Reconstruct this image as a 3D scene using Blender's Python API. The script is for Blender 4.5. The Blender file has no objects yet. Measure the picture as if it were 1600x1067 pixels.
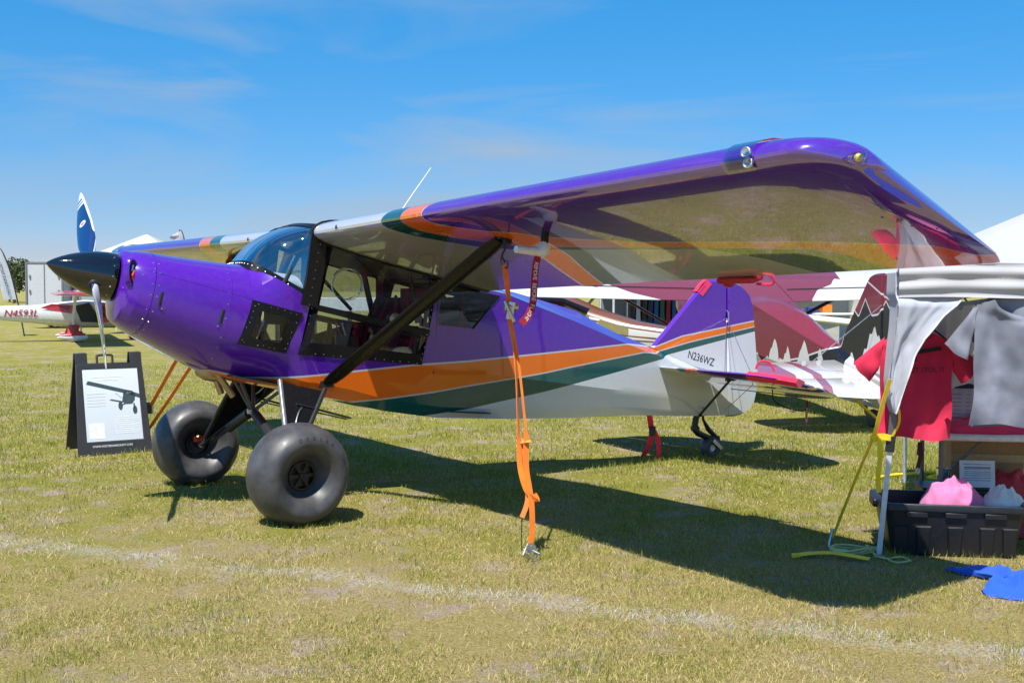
import bpy, bmesh, math, random
import numpy as np
from mathutils import Vector, Matrix, noise
R = math.radians
random.seed(7); rng = np.random.default_rng(7)
scene = bpy.context.scene
C = scene.collection

# ------------------------------------------------------------------ camera, sky, sun, exposure
cam = bpy.data.cameras.new('camera'); camo = bpy.data.objects.new('camera', cam); C.objects.link(camo)
cam.sensor_width = 36; cam.lens = 1743.43 / 1600 * 36; cam.clip_start = .1; cam.clip_end = 3000
cp, sp = math.cos(.048), math.sin(.048); cr, sr = math.cos(.0016), math.sin(.0016)
r0 = Vector((1, 0, 0)); d0 = Vector((0, cp, -sp)); u0 = Vector((0, sp, cp))
r1 = r0 * cr + u0 * sr; u1 = u0 * cr - r0 * sr
camo.matrix_world = Matrix(((r1.x, u1.x, -d0.x, 0), (r1.y, u1.y, -d0.y, 0), (r1.z, u1.z, -d0.z, 1.579), (0, 0, 0, 1)))
scene.camera = camo

SUNDIR = Vector((.20, .47, -1)).normalized()          # way the light travels
world = bpy.data.worlds.new('World'); scene.world = world; world.use_nodes = True
wt = world.node_tree; wt.nodes.clear()
wo = wt.nodes.new('ShaderNodeOutputWorld'); bg = wt.nodes.new('ShaderNodeBackground'); sky = wt.nodes.new('ShaderNodeTexSky')
sky.sky_type = 'NISHITA'; sky.sun_disc = False
sky.sun_elevation = math.asin(-SUNDIR.z); sky.sun_rotation = math.atan2(-SUNDIR.x, -SUNDIR.y) % (2 * math.pi)
sky.air_density = .85; sky.dust_density = .05; sky.ozone_density = 3.5; sky.altitude = 0
bg.inputs['Strength'].default_value = .09
# thin streaks of cirrus, fixed to the sky itself
tc = wt.nodes.new('ShaderNodeTexCoord'); mp = wt.nodes.new('ShaderNodeMapping'); mp.inputs['Scale'].default_value = (1.0, 1.0, 6.5)
mp.inputs['Rotation'].default_value = (0, R(9), R(20))
nz = wt.nodes.new('ShaderNodeTexNoise'); nz.inputs['Scale'].default_value = 1.7; nz.inputs['Detail'].default_value = 9; nz.inputs['Roughness'].default_value = .55; nz.inputs['Distortion'].default_value = .6
rp = wt.nodes.new('ShaderNodeMapRange'); rp.inputs[1].default_value = .50; rp.inputs[2].default_value = .76; rp.inputs[3].default_value = 0; rp.inputs[4].default_value = .85
mx = wt.nodes.new('ShaderNodeMix'); mx.data_type = 'RGBA'
hs = wt.nodes.new('ShaderNodeHueSaturation'); hs.inputs['Saturation'].default_value = 1.18
# the haze-free spring sky: deeper blue than the stock model, everywhere, most so near the horizon
sx = wt.nodes.new('ShaderNodeSeparateXYZ'); el = wt.nodes.new('ShaderNodeMapRange'); tn = wt.nodes.new('ShaderNodeMix'); tn.data_type = 'RGBA'; ml = wt.nodes.new('ShaderNodeMix'); ml.data_type = 'RGBA'; ml.blend_type = 'MULTIPLY'; ml.inputs[0].default_value = 1
el.inputs[1].default_value = 0; el.inputs[2].default_value = .34; tn.inputs[6].default_value = (.52, .455, .62, 1); tn.inputs[7].default_value = (.24, 1.06, 1.18, 1)
L = wt.links.new
L(tc.outputs['Generated'], mp.inputs[0]); L(mp.outputs[0], nz.inputs['Vector']); L(nz.outputs[0], rp.inputs[0]); L(rp.outputs[0], mx.inputs[0])
L(sky.outputs[0], hs.inputs['Color']); L(tc.outputs['Generated'], sx.inputs[0]); L(sx.outputs[2], el.inputs[0]); L(el.outputs[0], tn.inputs[0]); L(hs.outputs[0], ml.inputs[6]); L(tn.outputs[2], ml.inputs[7]); L(ml.outputs[2], mx.inputs[6]); mx.inputs[7].default_value = (2.6, 3.1, 3.7, 1)
L(mx.outputs[2], bg.inputs[0]); L(bg.outputs[0], wo.inputs[0])

sl = bpy.data.lights.new('sun', 'SUN'); sl.energy = 3.9; sl.angle = R(.53); sl.color = (1, .96, .89)
so = bpy.data.objects.new('sun', sl); C.objects.link(so); so.rotation_euler = SUNDIR.to_track_quat('-Z', 'Y').to_euler()
so.location = (-4, -8, 25)
scene.view_settings.view_transform = 'Standard'; scene.view_settings.look = 'None'
scene.view_settings.exposure = .87; scene.view_settings.gamma = 1

# ------------------------------------------------------------------ node helpers
class G:
    """tiny node-graph writer"""
    def __init__(s, name, rough=.5):
        s.m = bpy.data.materials.new(name); s.m.use_nodes = True; s.t = s.m.node_tree
        s.p = s.t.nodes['Principled BSDF']; s.p.inputs['Roughness'].default_value = rough
    def n(s, typ): return s.t.nodes.new(typ)
    def put(s, sock, v):
        if isinstance(v, (int, float)): sock.default_value = v
        elif isinstance(v, (tuple, list)): sock.default_value = tuple(v) if len(v) != 3 or sock.type == 'VECTOR' else (*v, 1)
        else: s.t.links.new(v, sock)
    def math(s, op, a, b=0.0, c=None):
        k = s.n('ShaderNodeMath'); k.operation = op; s.put(k.inputs[0], a); s.put(k.inputs[1], b)
        if c is not None: s.put(k.inputs[2], c)
        return k.outputs[0]
    def mix(s, f, a, b, blend='MIX'):
        k = s.n('ShaderNodeMix'); k.data_type = 'RGBA'; k.blend_type = blend
        s.put(k.inputs[0], f); s.put(k.inputs[6], a); s.put(k.inputs[7], b); return k.outputs[2]
    def obj(s):
        k = s.n('ShaderNodeTexCoord'); return k.outputs['Object']
    def xyz(s, v):
        k = s.n('ShaderNodeSeparateXYZ'); s.put(k.inputs[0], v); return k.outputs
    def noise(s, vec, scale, detail=3, rough=.5, dist=0):
        k = s.n('ShaderNodeTexNoise'); s.put(k.inputs['Vector'], vec); k.inputs['Scale'].default_value = scale
        k.inputs['Detail'].default_value = detail; k.inputs['Roughness'].default_value = rough; k.inputs['Distortion'].default_value = dist
        return k.outputs[0]
    def scale(s, vec, sc):
        k = s.n('ShaderNodeMapping'); s.put(k.inputs[0], vec); k.inputs['Scale'].default_value = sc; return k.outputs[0]
    def rng(s, v, a, b, c=0., d=1.):
        k = s.n('ShaderNodeMapRange'); s.put(k.inputs[0], v)
        for i, q in zip((1, 2, 3, 4), (a, b, c, d)): k.inputs[i].default_value = q
        return k.outputs[0]
    def curve(s, v, pts):
        """piecewise linear function of v through pts"""
        pts = sorted(pts); x0, x1 = pts[0][0], pts[-1][0]; ys = [p[1] for p in pts]; y0, y1 = min(ys), max(ys)
        if y1 - y0 < 1e-6: y1 = y0 + 1
        t = s.rng(v, x0, x1)
        k = s.n('ShaderNodeFloatCurve'); cv = k.mapping.curves[0]
        q = [((x - x0) / (x1 - x0), (y - y0) / (y1 - y0)) for x, y in pts]
        cv.points[0].location = q[0]; cv.points[1].location = q[-1]
        for p in q[1:-1]: cv.points.new(*p)
        for p in cv.points: p.handle_type = 'VECTOR'
        k.mapping.update(); s.put(k.inputs['Value'], t)
        return s.math('MULTIPLY_ADD', k.outputs[0], y1 - y0, y0)
    def bump(s, h, strength=.2, dist=.01):
        k = s.n('ShaderNodeBump'); k.inputs['Strength'].default_value = strength; k.inputs['Distance'].default_value = dist
        s.put(k.inputs['Height'], h); s.t.links.new(k.outputs[0], s.p.inputs['Normal'])
    def col(s, c): s.put(s.p.inputs['Base Color'], c)
    def coat(s, w=1., r=.03): s.p.inputs['Coat Weight'].default_value = w; s.p.inputs['Coat Roughness'].default_value = r

def plain(name, col, rough=.5, metal=0., var=.12, vs=18., bump=0., coat=0., bs=90.):
    """one-colour material with slight procedural wear"""
    g = G(name, rough); o = g.obj(); n = g.noise(o, vs, 4, .6)
    lo = tuple(c * (1 - var) for c in col); hi = tuple(min(1, c * (1 + var)) for c in col)
    g.col(g.mix(g.rng(n, .3, .7), lo, hi)); g.p.inputs['Metallic'].default_value = metal
    g.put(g.p.inputs['Roughness'], g.rng(g.noise(o, vs * 2.3, 3), .3, .7, max(0, rough - .06), min(1, rough + .08)))
    if bump: g.bump(g.noise(o, bs, 3), bump, .004)
    if coat: g.coat(coat, .04)
    return g.m

def glass(name, tint=(.9, .95, .95), f0=1.0, dark=0.0):
    m = bpy.data.materials.new(name); m.use_nodes = True; t = m.node_tree; t.nodes.clear()
    o = t.nodes.new('ShaderNodeOutputMaterial'); a = t.nodes.new('ShaderNodeBsdfTransparent'); b = t.nodes.new('ShaderNodeBsdfGlossy')
    a.inputs[0].default_value = (*tint, 1); b.inputs['Roughness'].default_value = .01; b.inputs['Color'].default_value = (.95, .97, 1, 1)
    fr = t.nodes.new('ShaderNodeFresnel'); fr.inputs[0].default_value = 1.5
    mu = t.nodes.new('ShaderNodeMath'); mu.operation = 'MULTIPLY'; mu.inputs[1].default_value = f0; t.links.new(fr.outputs[0], mu.inputs[0])
    mi = t.nodes.new('ShaderNodeMixShader'); t.links.new(mu.outputs[0], mi.inputs[0]); t.links.new(a.outputs[0], mi.inputs[1]); t.links.new(b.outputs[0], mi.inputs[2])
    t.links.new(mi.outputs[0], o.inputs[0]); return m

def cloth(name, col, rough=.9, var=.08, weave=500., transl=0.):
    g = G(name, rough); o = g.obj()
    n = g.noise(o, 9, 3); w = g.noise(o, weave, 2)
    lo = tuple(c * (1 - var) for c in col); hi = tuple(min(1, c * (1 + var)) for c in col)
    g.col(g.mix(g.rng(n, .3, .7), lo, hi)); g.bump(w, .15, .002)
    g.p.inputs['Sheen Weight'].default_value = .15
    if transl:
        t = g.t; tr = t.nodes.new('ShaderNodeBsdfTranslucent'); tr.inputs[0].default_value = (*hi, 1)
        mi = t.nodes.new('ShaderNodeMixShader'); mi.inputs[0].default_value = transl
        out = t.nodes['Material Output']; t.links.new(g.p.outputs[0], mi.inputs[1]); t.links.new(tr.outputs[0], mi.inputs[2]); t.links.new(mi.outputs[0], out.inputs[0])
    return g.m

# ------------------------------------------------------------------ mesh helpers
def tag(o, label=None, cat=None, group=None, kind=None):
    if label: o['label'] = label
    if cat: o['category'] = cat
    if group: o['group'] = group
    if kind: o['kind'] = kind
    return o
def thing(name, label, cat, loc=(0, 0, 0), rz=0., group=None, mat=None):
    o = bpy.data.objects.new(name, None); C.objects.link(o); o.empty_display_size = .2
    if mat is not None: o.matrix_world = mat
    else: o.location = loc; o.rotation_euler = (0, 0, rz)
    return tag(o, label, cat, group)
def vec(p): return Vector(p)
def frame(axis):
    a = vec(axis).normalized(); h = Vector((0, 0, 1)) if abs(a.z) < .9 else Vector((1, 0, 0))
    u = a.cross(h).normalized(); return u, a.cross(u).normalized(), a
class MB:
    def __init__(s): s.v = []; s.f = []; s.mi = []
    def add(s, vs, fs, mi=0):
        b = len(s.v); s.v += [tuple(p) for p in vs]; s.f += [tuple(b + i for i in f) for f in fs]; s.mi += [mi] * len(fs); return s
    def box(s, c, size, mi=0, rot=None, taper=1.):
        x, y, z = (q / 2 for q in size); vs = []
        for sz in (-1, 1):
            k = taper if sz > 0 else 1.
            for sx, sy in ((-1, -1), (1, -1), (1, 1), (-1, 1)):
                p = Vector((sx * x * k, sy * y * k, sz * z))
                if rot is not None: p = rot @ p
                vs.append(p + vec(c))
        return s.add(vs, [(3, 2, 1, 0), (4, 5, 6, 7), (0, 1, 5, 4), (1, 2, 6, 5), (2, 3, 7, 6), (3, 0, 4, 7)], mi)
    def tube(s, pts, r, n=10, mi=0, caps=True, flat=None, ref=None):
        """swept tube; r number or list; flat=(a,b) makes the section an ellipse with half sizes a (across), b"""
        pts = [vec(p) for p in pts]; rs = r if isinstance(r, (list, tuple)) else [r] * len(pts); rings = []
        tprev = None
        for i, p in enumerate(pts):
            t = (pts[min(i + 1, len(pts) - 1)] - pts[max(i - 1, 0)]).normalized()
            if ref is not None:
                u = vec(ref); u = (u - t * u.dot(t)).normalized(); w = t.cross(u)
            elif tprev is None: u, w, _ = frame(t)
            else:
                u = (u - t * u.dot(t)).normalized(); w = t.cross(u)
            tprev = t
            for k in range(n):
                a = 2 * math.pi * k / n
                if flat: rings.append(p + u * math.cos(a) * flat[0] * rs[i] + w * math.sin(a) * flat[1] * rs[i])
                else: rings.append(p + (u * math.cos(a) + w * math.sin(a)) * rs[i])
        m = len(pts); fs = [(i * n + k, i * n + (k + 1) % n, (i + 1) * n + (k + 1) % n, (i + 1) * n + k) for i in range(m - 1) for k in range(n)]
        if caps: fs += [tuple(range(n - 1, -1, -1)), tuple((m - 1) * n + k for k in range(n))]
        return s.add(rings, fs, mi)
    def ribbon(s, pts, w, t, mi=0, ref=(1, 0, 0)):
        """flat strap: rectangle w by t swept along pts, w measured along ref"""
        pts = [vec(p) for p in pts]; vs = []
        refs = ref if isinstance(ref, list) else [ref] * len(pts)
        ws = w if isinstance(w, list) else [w] * len(pts)
        for i, p in enumerate(pts):
            d = (pts[min(i + 1, len(pts) - 1)] - pts[max(i - 1, 0)]).normalized(); u = vec(refs[i]); u = (u - d * u.dot(d)).normalized(); q = d.cross(u)
            for a, b in ((-1, -1), (1, -1), (1, 1), (-1, 1)): vs.append(p + u * a * ws[i] / 2 + q * b * t / 2)
        m = len(pts); fs = [(i * 4 + k, i * 4 + (k + 1) % 4, (i + 1) * 4 + (k + 1) % 4, (i + 1) * 4 + k) for i in range(m - 1) for k in range(4)]
        fs += [(3, 2, 1, 0), tuple((m - 1) * 4 + k for k in range(4))]
        return s.add(vs, fs, mi)
    def lathe(s, prof, o, axis, n=32, mi=0, closed=False):
        """prof: list of (radius, distance along axis)"""
        u, w, a = frame(axis); o = vec(o); vs = []
        for r, h in prof:
            for k in range(n):
                an = 2 * math.pi * k / n; vs.append(o + a * h + (u * math.cos(an) + w * math.sin(an)) * r)
        m = len(prof); fs = [(i * n + k, i * n + (k + 1) % n, (i + 1) * n + (k + 1) % n, (i + 1) * n + k) for i in range(m - 1) for k in range(n)]
        if closed: fs += [((m - 1) * n + k, (m - 1) * n + (k + 1) % n, (k + 1) % n, k) for k in range(n)]
        else:
            if prof[0][0] > 1e-5: fs.append(tuple(range(n - 1, -1, -1)))
            if prof[-1][0] > 1e-5: fs.append(tuple((m - 1) * n + k for k in range(n)))
        return s.add(vs, fs, mi)
    def loft(s, rings, mi=0, closed=True, caps=False):
        n = len(rings[0]); vs = [p for r in rings for p in r]; m = len(rings)
        kk = range(n) if closed else range(n - 1)
        fs = [(i * n + k, i * n + (k + 1) % n, (i + 1) * n + (k + 1) % n, (i + 1) * n + k) for i in range(m - 1) for k in kk]
        if caps: fs += [tuple(range(n - 1, -1, -1)), tuple((m - 1) * n + k for k in range(n))]
        return s.add(vs, fs, mi)
    def plate(s, poly, f, mi=0):
        """polygon (a,b) -> f(a,b,side) with side 0/1 for the two faces of a plate"""
        n = len(poly); vs = [f(a, b, 0) for a, b in poly] + [f(a, b, 1) for a, b in poly]
        fs = [tuple(range(n - 1, -1, -1)), tuple(range(n, 2 * n))] + [(k, (k + 1) % n, n + (k + 1) % n, n + k) for k in range(n)]
        return s.add(vs, fs, mi)
    def ringplate(s, out, inn, f, mi=0):
        n = len(out); vs = [f(*p, 0) for p in out] + [f(*p, 0) for p in inn] + [f(*p, 1) for p in out] + [f(*p, 1) for p in inn]; fs = []
        for k in range(n):
            j = (k + 1) % n
            fs += [(k, j, n + j, n + k), (2 * n + k, 3 * n + k, 3 * n + j, 2 * n + j), (k, 2 * n + k, 2 * n + j, j), (n + k, n + j, 3 * n + j, 3 * n + k)]
        return s.add(vs, fs, mi)
    def grid(s, nu, nv, f, mi=0):
        vs = [f(i / nu, j / nv) for j in range(nv + 1) for i in range(nu + 1)]
        fs = [(j * (nu + 1) + i, j * (nu + 1) + i + 1, (j + 1) * (nu + 1) + i + 1, (j + 1) * (nu + 1) + i) for j in range(nv) for i in range(nu)]
        return s.add(vs, fs, mi)
    def build(s, name, mats, parent=None, smooth=38, loc=None, bevel=0., weld=False):
        me = bpy.data.meshes.new(name); me.from_pydata(s.v, [], s.f)
        mats = mats if isinstance(mats, (list, tuple)) else [mats]
        for m in mats: me.materials.append(m)
        if len(mats) > 1: me.polygons.foreach_set('material_index', s.mi)
        bm = bmesh.new(); bm.from_mesh(me)
        if weld: bmesh.ops.remove_doubles(bm, verts=bm.verts, dist=1e-5)
        bmesh.ops.recalc_face_normals(bm, faces=bm.faces); bm.to_mesh(me); bm.free()
        if smooth:
            me.polygons.foreach_set('use_smooth', [True] * len(me.polygons)); me.set_sharp_from_angle(angle=R(smooth))
        me.update(); o = bpy.data.objects.new(name, me); C.objects.link(o)
        if parent: o.parent = parent
        if loc is not None: o.location = loc
        if bevel:
            b = o.modifiers.new('bevel', 'BEVEL'); b.width = bevel; b.segments = 2; b.limit_method = 'ANGLE'; b.angle_limit = R(35)
        return o
def copy_tree(o, parent=None):
    c = o.copy(); C.objects.link(c)
    if parent: c.parent = parent
    for ch in list(o.children): copy_tree(ch, c)
    return c
def text(body, size, mat, name='lettering', parent=None, M=None, depth=.001, sx=1., align='CENTER', shear=0., bold=0.):
    cu = bpy.data.curves.new(name, 'FONT'); cu.body = body; cu.size = size; cu.extrude = depth; cu.align_x = align; cu.align_y = 'CENTER'; cu.resolution_u = 2; cu.shear = shear; cu.offset = bold
    ob = bpy.data.objects.new(name + '_tmp', cu); C.objects.link(ob); dg = bpy.context.evaluated_depsgraph_get()
    me = bpy.data.meshes.new_from_object(ob.evaluated_get(dg)); bpy.data.objects.remove(ob); bpy.data.curves.remove(cu)
    me.name = name
    for v in me.vertices: v.co.x *= sx
    if M is not None: me.transform(M)
    me.materials.clear(); me.materials.append(mat)
    o = bpy.data.objects.new(name, me); C.objects.link(o)
    if parent: o.parent = parent
    return o
def basis(o, x, y):
    """matrix with text x along x and up along y"""
    x = vec(x).normalized(); z = x.cross(vec(y)).normalized(); y = z.cross(x)
    return Matrix(((x.x, y.x, z.x, o[0]), (x.y, y.y, z.y, o[1]), (x.z, y.z, z.z, o[2]), (0, 0, 0, 1)))
def itp(x, pts):
    pts = sorted(pts); return float(np.interp(x, [p[0] for p in pts], [p[1] for p in pts]))
def smooth(pts, n=6):
    """Catmull-Rom through pts"""
    pts = [vec(p) for p in pts]; out = []
    for i in range(len(pts) - 1):
        a, b, c, d = pts[max(i - 1, 0)], pts[i], pts[i + 1], pts[min(i + 2, len(pts) - 1)]
        for k in range(n):
            t = k / n; out.append(.5 * ((2 * b) + (c - a) * t + (2 * a - 5 * b + 4 * c - d) * t * t + (3 * b - a - 3 * c + d) * t ** 3))
    out.append(pts[-1]); return out
def gz(x, y):
    t = min(max((y - 8.2) / 2.8, 0), 1); return -.095 * t * t * (3 - 2 * t)
# ------------------------------------------------------------------ ground and grass
def vn(x, y, s, seed=0):
    """value noise, numpy"""
    x = np.asarray(x) * s + 311.7 * seed; y = np.asarray(y) * s + 97.3 * seed
    xi = np.floor(x).astype(np.int64); yi = np.floor(y).astype(np.int64); fx = x - xi; fy = y - yi
    fx = fx * fx * (3 - 2 * fx); fy = fy * fy * (3 - 2 * fy)
    def h(a, b):
        k = (a * 374761393 + b * 668265263 + seed * 1442695) & 0x7fffffff; k = ((k ^ (k >> 13)) * 1274126177) & 0x7fffffff
        return ((k ^ (k >> 16)) & 0xffff) / 65535.
    return (h(xi, yi) * (1 - fx) + h(xi + 1, yi) * fx) * (1 - fy) + (h(xi, yi + 1) * (1 - fx) + h(xi + 1, yi + 1) * fx) * fy
def gzn(x, y):
    t = np.clip((y - 8.2) / 2.8, 0, 1); return -.095 * t * t * (3 - 2 * t)
CHA, CHB = (-3.19, 6.90), (2.2, 4.75)                 # the chalk line's course
def chalk_d(x, y):
    dx, dy = CHB[0] - CHA[0], CHB[1] - CHA[1]; l = math.hypot(dx, dy)
    return ((x - CHA[0]) * dy - (y - CHA[1]) * dx) / l + (vn(x, y, 1.3, 9) - .5) * .14

gm = G('turf_soil', .95); o = gm.obj()
n1 = gm.noise(o, .55, 5, .6); n2 = gm.noise(o, 5, 6, .65); n3 = gm.noise(o, 70, 4, .7); n4 = gm.noise(o, 1.7, 4, .55)
n5 = gm.noise(gm.scale(o, (1, .55, 1)), 240, 3, .7)
straw = gm.mix(gm.rng(n3, .3, .72), (.25, .18, .055), (.60, .49, .21))
green = gm.mix(gm.rng(n3, .28, .7), (.13, .13, .018), (.44, .41, .08))
soil = gm.mix(gm.rng(n3, .3, .7), (.31, .225, .165), (.60, .48, .385))
xyz = gm.xyz(o)
far = gm.rng(xyz[1], 5.5, 8.5, -.12, .08)
ga = gm.math('ADD', gm.math('ADD', gm.math('MULTIPLY', n1, .45), gm.math('MULTIPLY', n2, .62)), far)
c = gm.mix(gm.rng(ga, .44, .60), straw, green)
c = gm.mix(gm.math('MULTIPLY', gm.rng(n4, .47, .60), gm.rng(n2, .44, .58)), c, soil)
c = gm.mix(gm.rng(n5, .42, .70, 0, .62), c, (.10, .085, .03))  # dark flecks painted in as the shadows between grass blades
# chalk line brushed on the turf
dx, dy = CHB[0] - CHA[0], CHB[1] - CHA[1]; ln = math.hypot(dx, dy)
dd = gm.math('SUBTRACT', gm.math('MULTIPLY', gm.math('SUBTRACT', xyz[0], CHA[0]), dy / ln), gm.math('MULTIPLY', gm.math('SUBTRACT', xyz[1], CHA[1]), dx / ln))
dd = gm.math('ABSOLUTE', gm.math('ADD', dd, gm.math('MULTIPLY', gm.math('SUBTRACT', gm.noise(o, 1.3, 4), .5), .30)))
cf = gm.math('MULTIPLY', gm.rng(dd, .02, .17, 1, 0), gm.math('MULTIPLY', gm.math('MULTIPLY', gm.rng(n2, .40, .58, .35, 1), gm.rng(gm.noise(o, 2.6, 3), .34, .54, .35, 1)), gm.rng(n3, .40, .60, .06, .66)))
c = gm.mix(cf, c, (.64, .61, .59))
gm.col(c); gm.p.inputs['Specular IOR Level'].default_value = .1
gm.bump(gm.math('ADD', gm.math('MULTIPLY', n3, .6), gm.math('MULTIPLY', n5, .5)), .9, .03)

def graded(a, b, mid, n, k):
    t = np.linspace(-1, 1, n); s = np.sinh(k * t) / math.sinh(k)
    return np.where(s < 0, mid + s * (mid - a), mid + s * (b - mid))
gx = graded(-900, 900, 0, 220, 8.2); gy = graded(-500, 1500, 7, 240, 8.2)
X, Y = np.meshgrid(gx, gy); near = np.clip(1 - np.hypot(X, Y - 7) / 40, 0, 1)
Z = gzn(X, Y) + near * ((vn(X, Y, 1.1, 3) - .5) * .025 + (vn(X, Y, 3.7, 4) - .5) * .016)
nx, ny = len(gx), len(gy)
me = bpy.data.meshes.new('ground'); vv = np.stack([X.ravel(), Y.ravel(), Z.ravel()], 1)
idx = np.arange(nx * ny).reshape(ny, nx); fq = np.stack([idx[:-1, :-1], idx[:-1, 1:], idx[1:, 1:], idx[1:, :-1]], -1).reshape(-1, 4)
me.from_pydata(vv.tolist(), [], fq.tolist()); me.polygons.foreach_set('use_smooth', [True] * len(me.polygons)); me.materials.append(gm.m)
ground = bpy.data.objects.new('ground', me); C.objects.link(ground); tag(ground, kind='structure')

def grass():
    N = 520000
    d = 3.9 * np.exp(rng.random(N) ** 1.22 * math.log(24 / 3.9)); x = (rng.random(N) * 2 - 1) * (.50 * d + .9); y = d
    g1 = vn(x, y, .55, 1) * .35 + vn(x, y, 2.3, 2) * .65; g2 = vn(x, y, 7, 5)
    lush = np.clip((y - 5.6) / 2.5, 0, 1) * .28 + g1 * .95 + g2 * .45 - .43
    soilp = (vn(x, y, 1.6, 6) > .56) & (vn(x, y, 6, 7) > .40)
    keep = (rng.random(N) < np.clip(.48 + lush * .8, .36, 1)) & ~(soilp & (rng.random(N) < .82))
    # tufts left standing round the tyres, the anchor and the feet of things
    tx, ty = [], []
    for cx, cy, r0_, r1_, k in ((-1.433, 7.443, .10, .30, 900), (-2.587, 9.093, .1, .30, 700), (.115, 6.49, .02, .16, 260), (2.16, 6.5, .01, .14, 200), (-4.0, 11.1, .1, .45, 500), (1.95, 10.9, .03, .14, 160), (2.6, 6.42, .05, .5, 700)):
        an_ = rng.random(k) * 2 * math.pi; rr = r0_ + (r1_ - r0_) * rng.random(k) ** .8; tx.append(cx + np.cos(an_) * rr); ty.append(cy + np.sin(an_) * rr * .7)
    tx, ty = np.concatenate(tx), np.concatenate(ty)
    # nothing grows through tyres, sign feet or the tote
    for bx, by, br in ((-1.43, 7.4, .0), (2.6, 6.65, .34)): keep &= np.hypot(x - bx, y - by) > br
    x, y, d, lush, g2 = (q[keep] for q in (x, y, d, lush, g2)); x = np.concatenate([x, tx]); y = np.concatenate([y, ty]); d = np.concatenate([d, ty]); lush = np.concatenate([lush, np.full(len(tx), .55)]); g2 = np.concatenate([g2, np.full(len(tx), .6)]); n = len(x)
    isg = rng.random(n) < np.clip(.14 + lush * .9, .07, .9)
    tall = isg & (rng.random(n) < np.clip((lush - .30) * .6, 0.004, .35)) & (g2 > .35)
    tall[-len(tx):] = isg[-len(tx):] & (rng.random(len(tx)) < .5)
    ln = np.where(isg, rng.uniform(.018, .045, n), rng.uniform(.018, .055, n)); ln = np.where(tall, rng.uniform(.03, .075, n), ln)
    tilt = np.where(isg, rng.uniform(.25, 1.2, n), rng.uniform(1.05, 1.56, n)); tilt = np.where(tall, rng.uniform(.05, .75, n), tilt)
    w = rng.uniform(.0018, .0034, n) * np.clip(d / 5.5, 1, 2.6); ln = ln * np.clip(d / 9, 1, 1.25)
    az = rng.random(n) * 2 * math.pi; fa = rng.random(n) * 2 * math.pi
    z = gzn(x, y) + np.clip(1 - np.hypot(x, y - 7) / 40, 0, 1) * ((vn(x, y, 1.1, 3) - .5) * .025 + (vn(x, y, 3.7, 4) - .5) * .016) - .003
    b = np.stack([x, y, z], 1); side = np.stack([np.cos(fa), np.sin(fa), np.zeros(n)], 1) * (w / 2)[:, None]
    hz = np.stack([np.cos(az), np.sin(az), np.zeros(n)], 1); up = np.array([0, 0, 1.])
    t1 = tilt * .55
    m = b + (hz * np.sin(t1)[:, None] + up * np.cos(t1)[:, None]) * (ln * .55)[:, None]
    t2 = np.minimum(tilt * 1.35, 1.62)
    e = m + (hz * np.sin(t2)[:, None] + up * np.cos(t2)[:, None]) * (ln * .45)[:, None]
    vs = np.stack([b - side, b + side, m - side * .75, m + side * .75, e], 1).reshape(-1, 3)
    k = (np.arange(n) * 5)[:, None]
    tri = np.concatenate([k + np.array([[0, 1, 3]]), k + np.array([[0, 3, 2]]), k + np.array([[2, 3, 4]])], 1).reshape(-1, 3)
    me = bpy.data.meshes.new('grass'); me.vertices.add(len(vs)); me.vertices.foreach_set('co', vs.astype(np.float32).ravel())
    me.loops.add(len(tri) * 3); me.loops.foreach_set('vertex_index', tri.astype(np.int32).ravel())
    me.polygons.add(len(tri)); me.polygons.foreach_set('loop_start', (np.arange(len(tri)) * 3).astype(np.int32))
    me.update(calc_edges=True)
    r = rng.random(n)[:, None]
    gcol = np.array([.12, .15, .014]) * (1 - r) + np.array([.46, .46, .08]) * r
    dcol = np.array([.36, .27, .10]) * (1 - r) + np.array([.70, .59, .28]) * r
    col = np.where(isg[:, None], gcol, dcol)
    ch = np.abs(chalk_d(x, y)) < rng.uniform(.0, .17, n); ch &= (rng.random(n) < .38) & (vn(x, y, 3.1, 12) > .34)
    col = np.where(ch[:, None], np.array([.60, .59, .56]), col)
    a = me.color_attributes.new('tint', 'FLOAT_COLOR', 'POINT')
    cc = np.repeat(np.concatenate([col, np.ones((n, 1))], 1), 5, 0).astype(np.float32); a.data.foreach_set('color', cc.ravel())
    g = G('grass_blade', .65); at = g.n('ShaderNodeAttribute'); at.attribute_name = 'tint'; g.col(at.outputs[0]); g.p.inputs['Specular IOR Level'].default_value = .25
    tr = g.n('ShaderNodeBsdfTranslucent'); g.t.links.new(at.outputs[0], tr.inputs[0]); mi = g.n('ShaderNodeMixShader'); mi.inputs[0].default_value = .3
    g.t.links.new(g.p.outputs[0], mi.inputs[1]); g.t.links.new(tr.outputs[0], mi.inputs[2]); g.t.links.new(mi.outputs[0], g.t.nodes['Material Output'].inputs[0])
    me.materials.append(g.m); ob = bpy.data.objects.new('grass', me); C.objects.link(ob); tag(ob, kind='stuff'); return n
print('blades', grass())
# ------------------------------------------------------------------ the purple light airplane
# its own axes: x to the nose (0 at the wing's leading edge), y to port, z up from the ground
AN, BK = .6102, .0107
nv = Vector((-math.cos(AN), -math.sin(AN), 0)); pv = Vector((math.sin(AN), -math.cos(AN), 0)); zv = Vector((0, 0, 1))
p2 = pv * math.cos(BK) + zv * math.sin(BK); u2 = zv * math.cos(BK) - pv * math.sin(BK)
AM = Matrix(((nv.x, p2.x, u2.x, -1.6851), (nv.y, p2.y, u2.y, 8.4957), (nv.z, p2.z, u2.z, 0), (0, 0, 0, 1)))
AMI = AM.inverted()
plane = thing('light_airplane', 'glossy purple high-wing light airplane with orange and teal stripes standing on fat black tyres', 'airplane', mat=AM)

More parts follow.
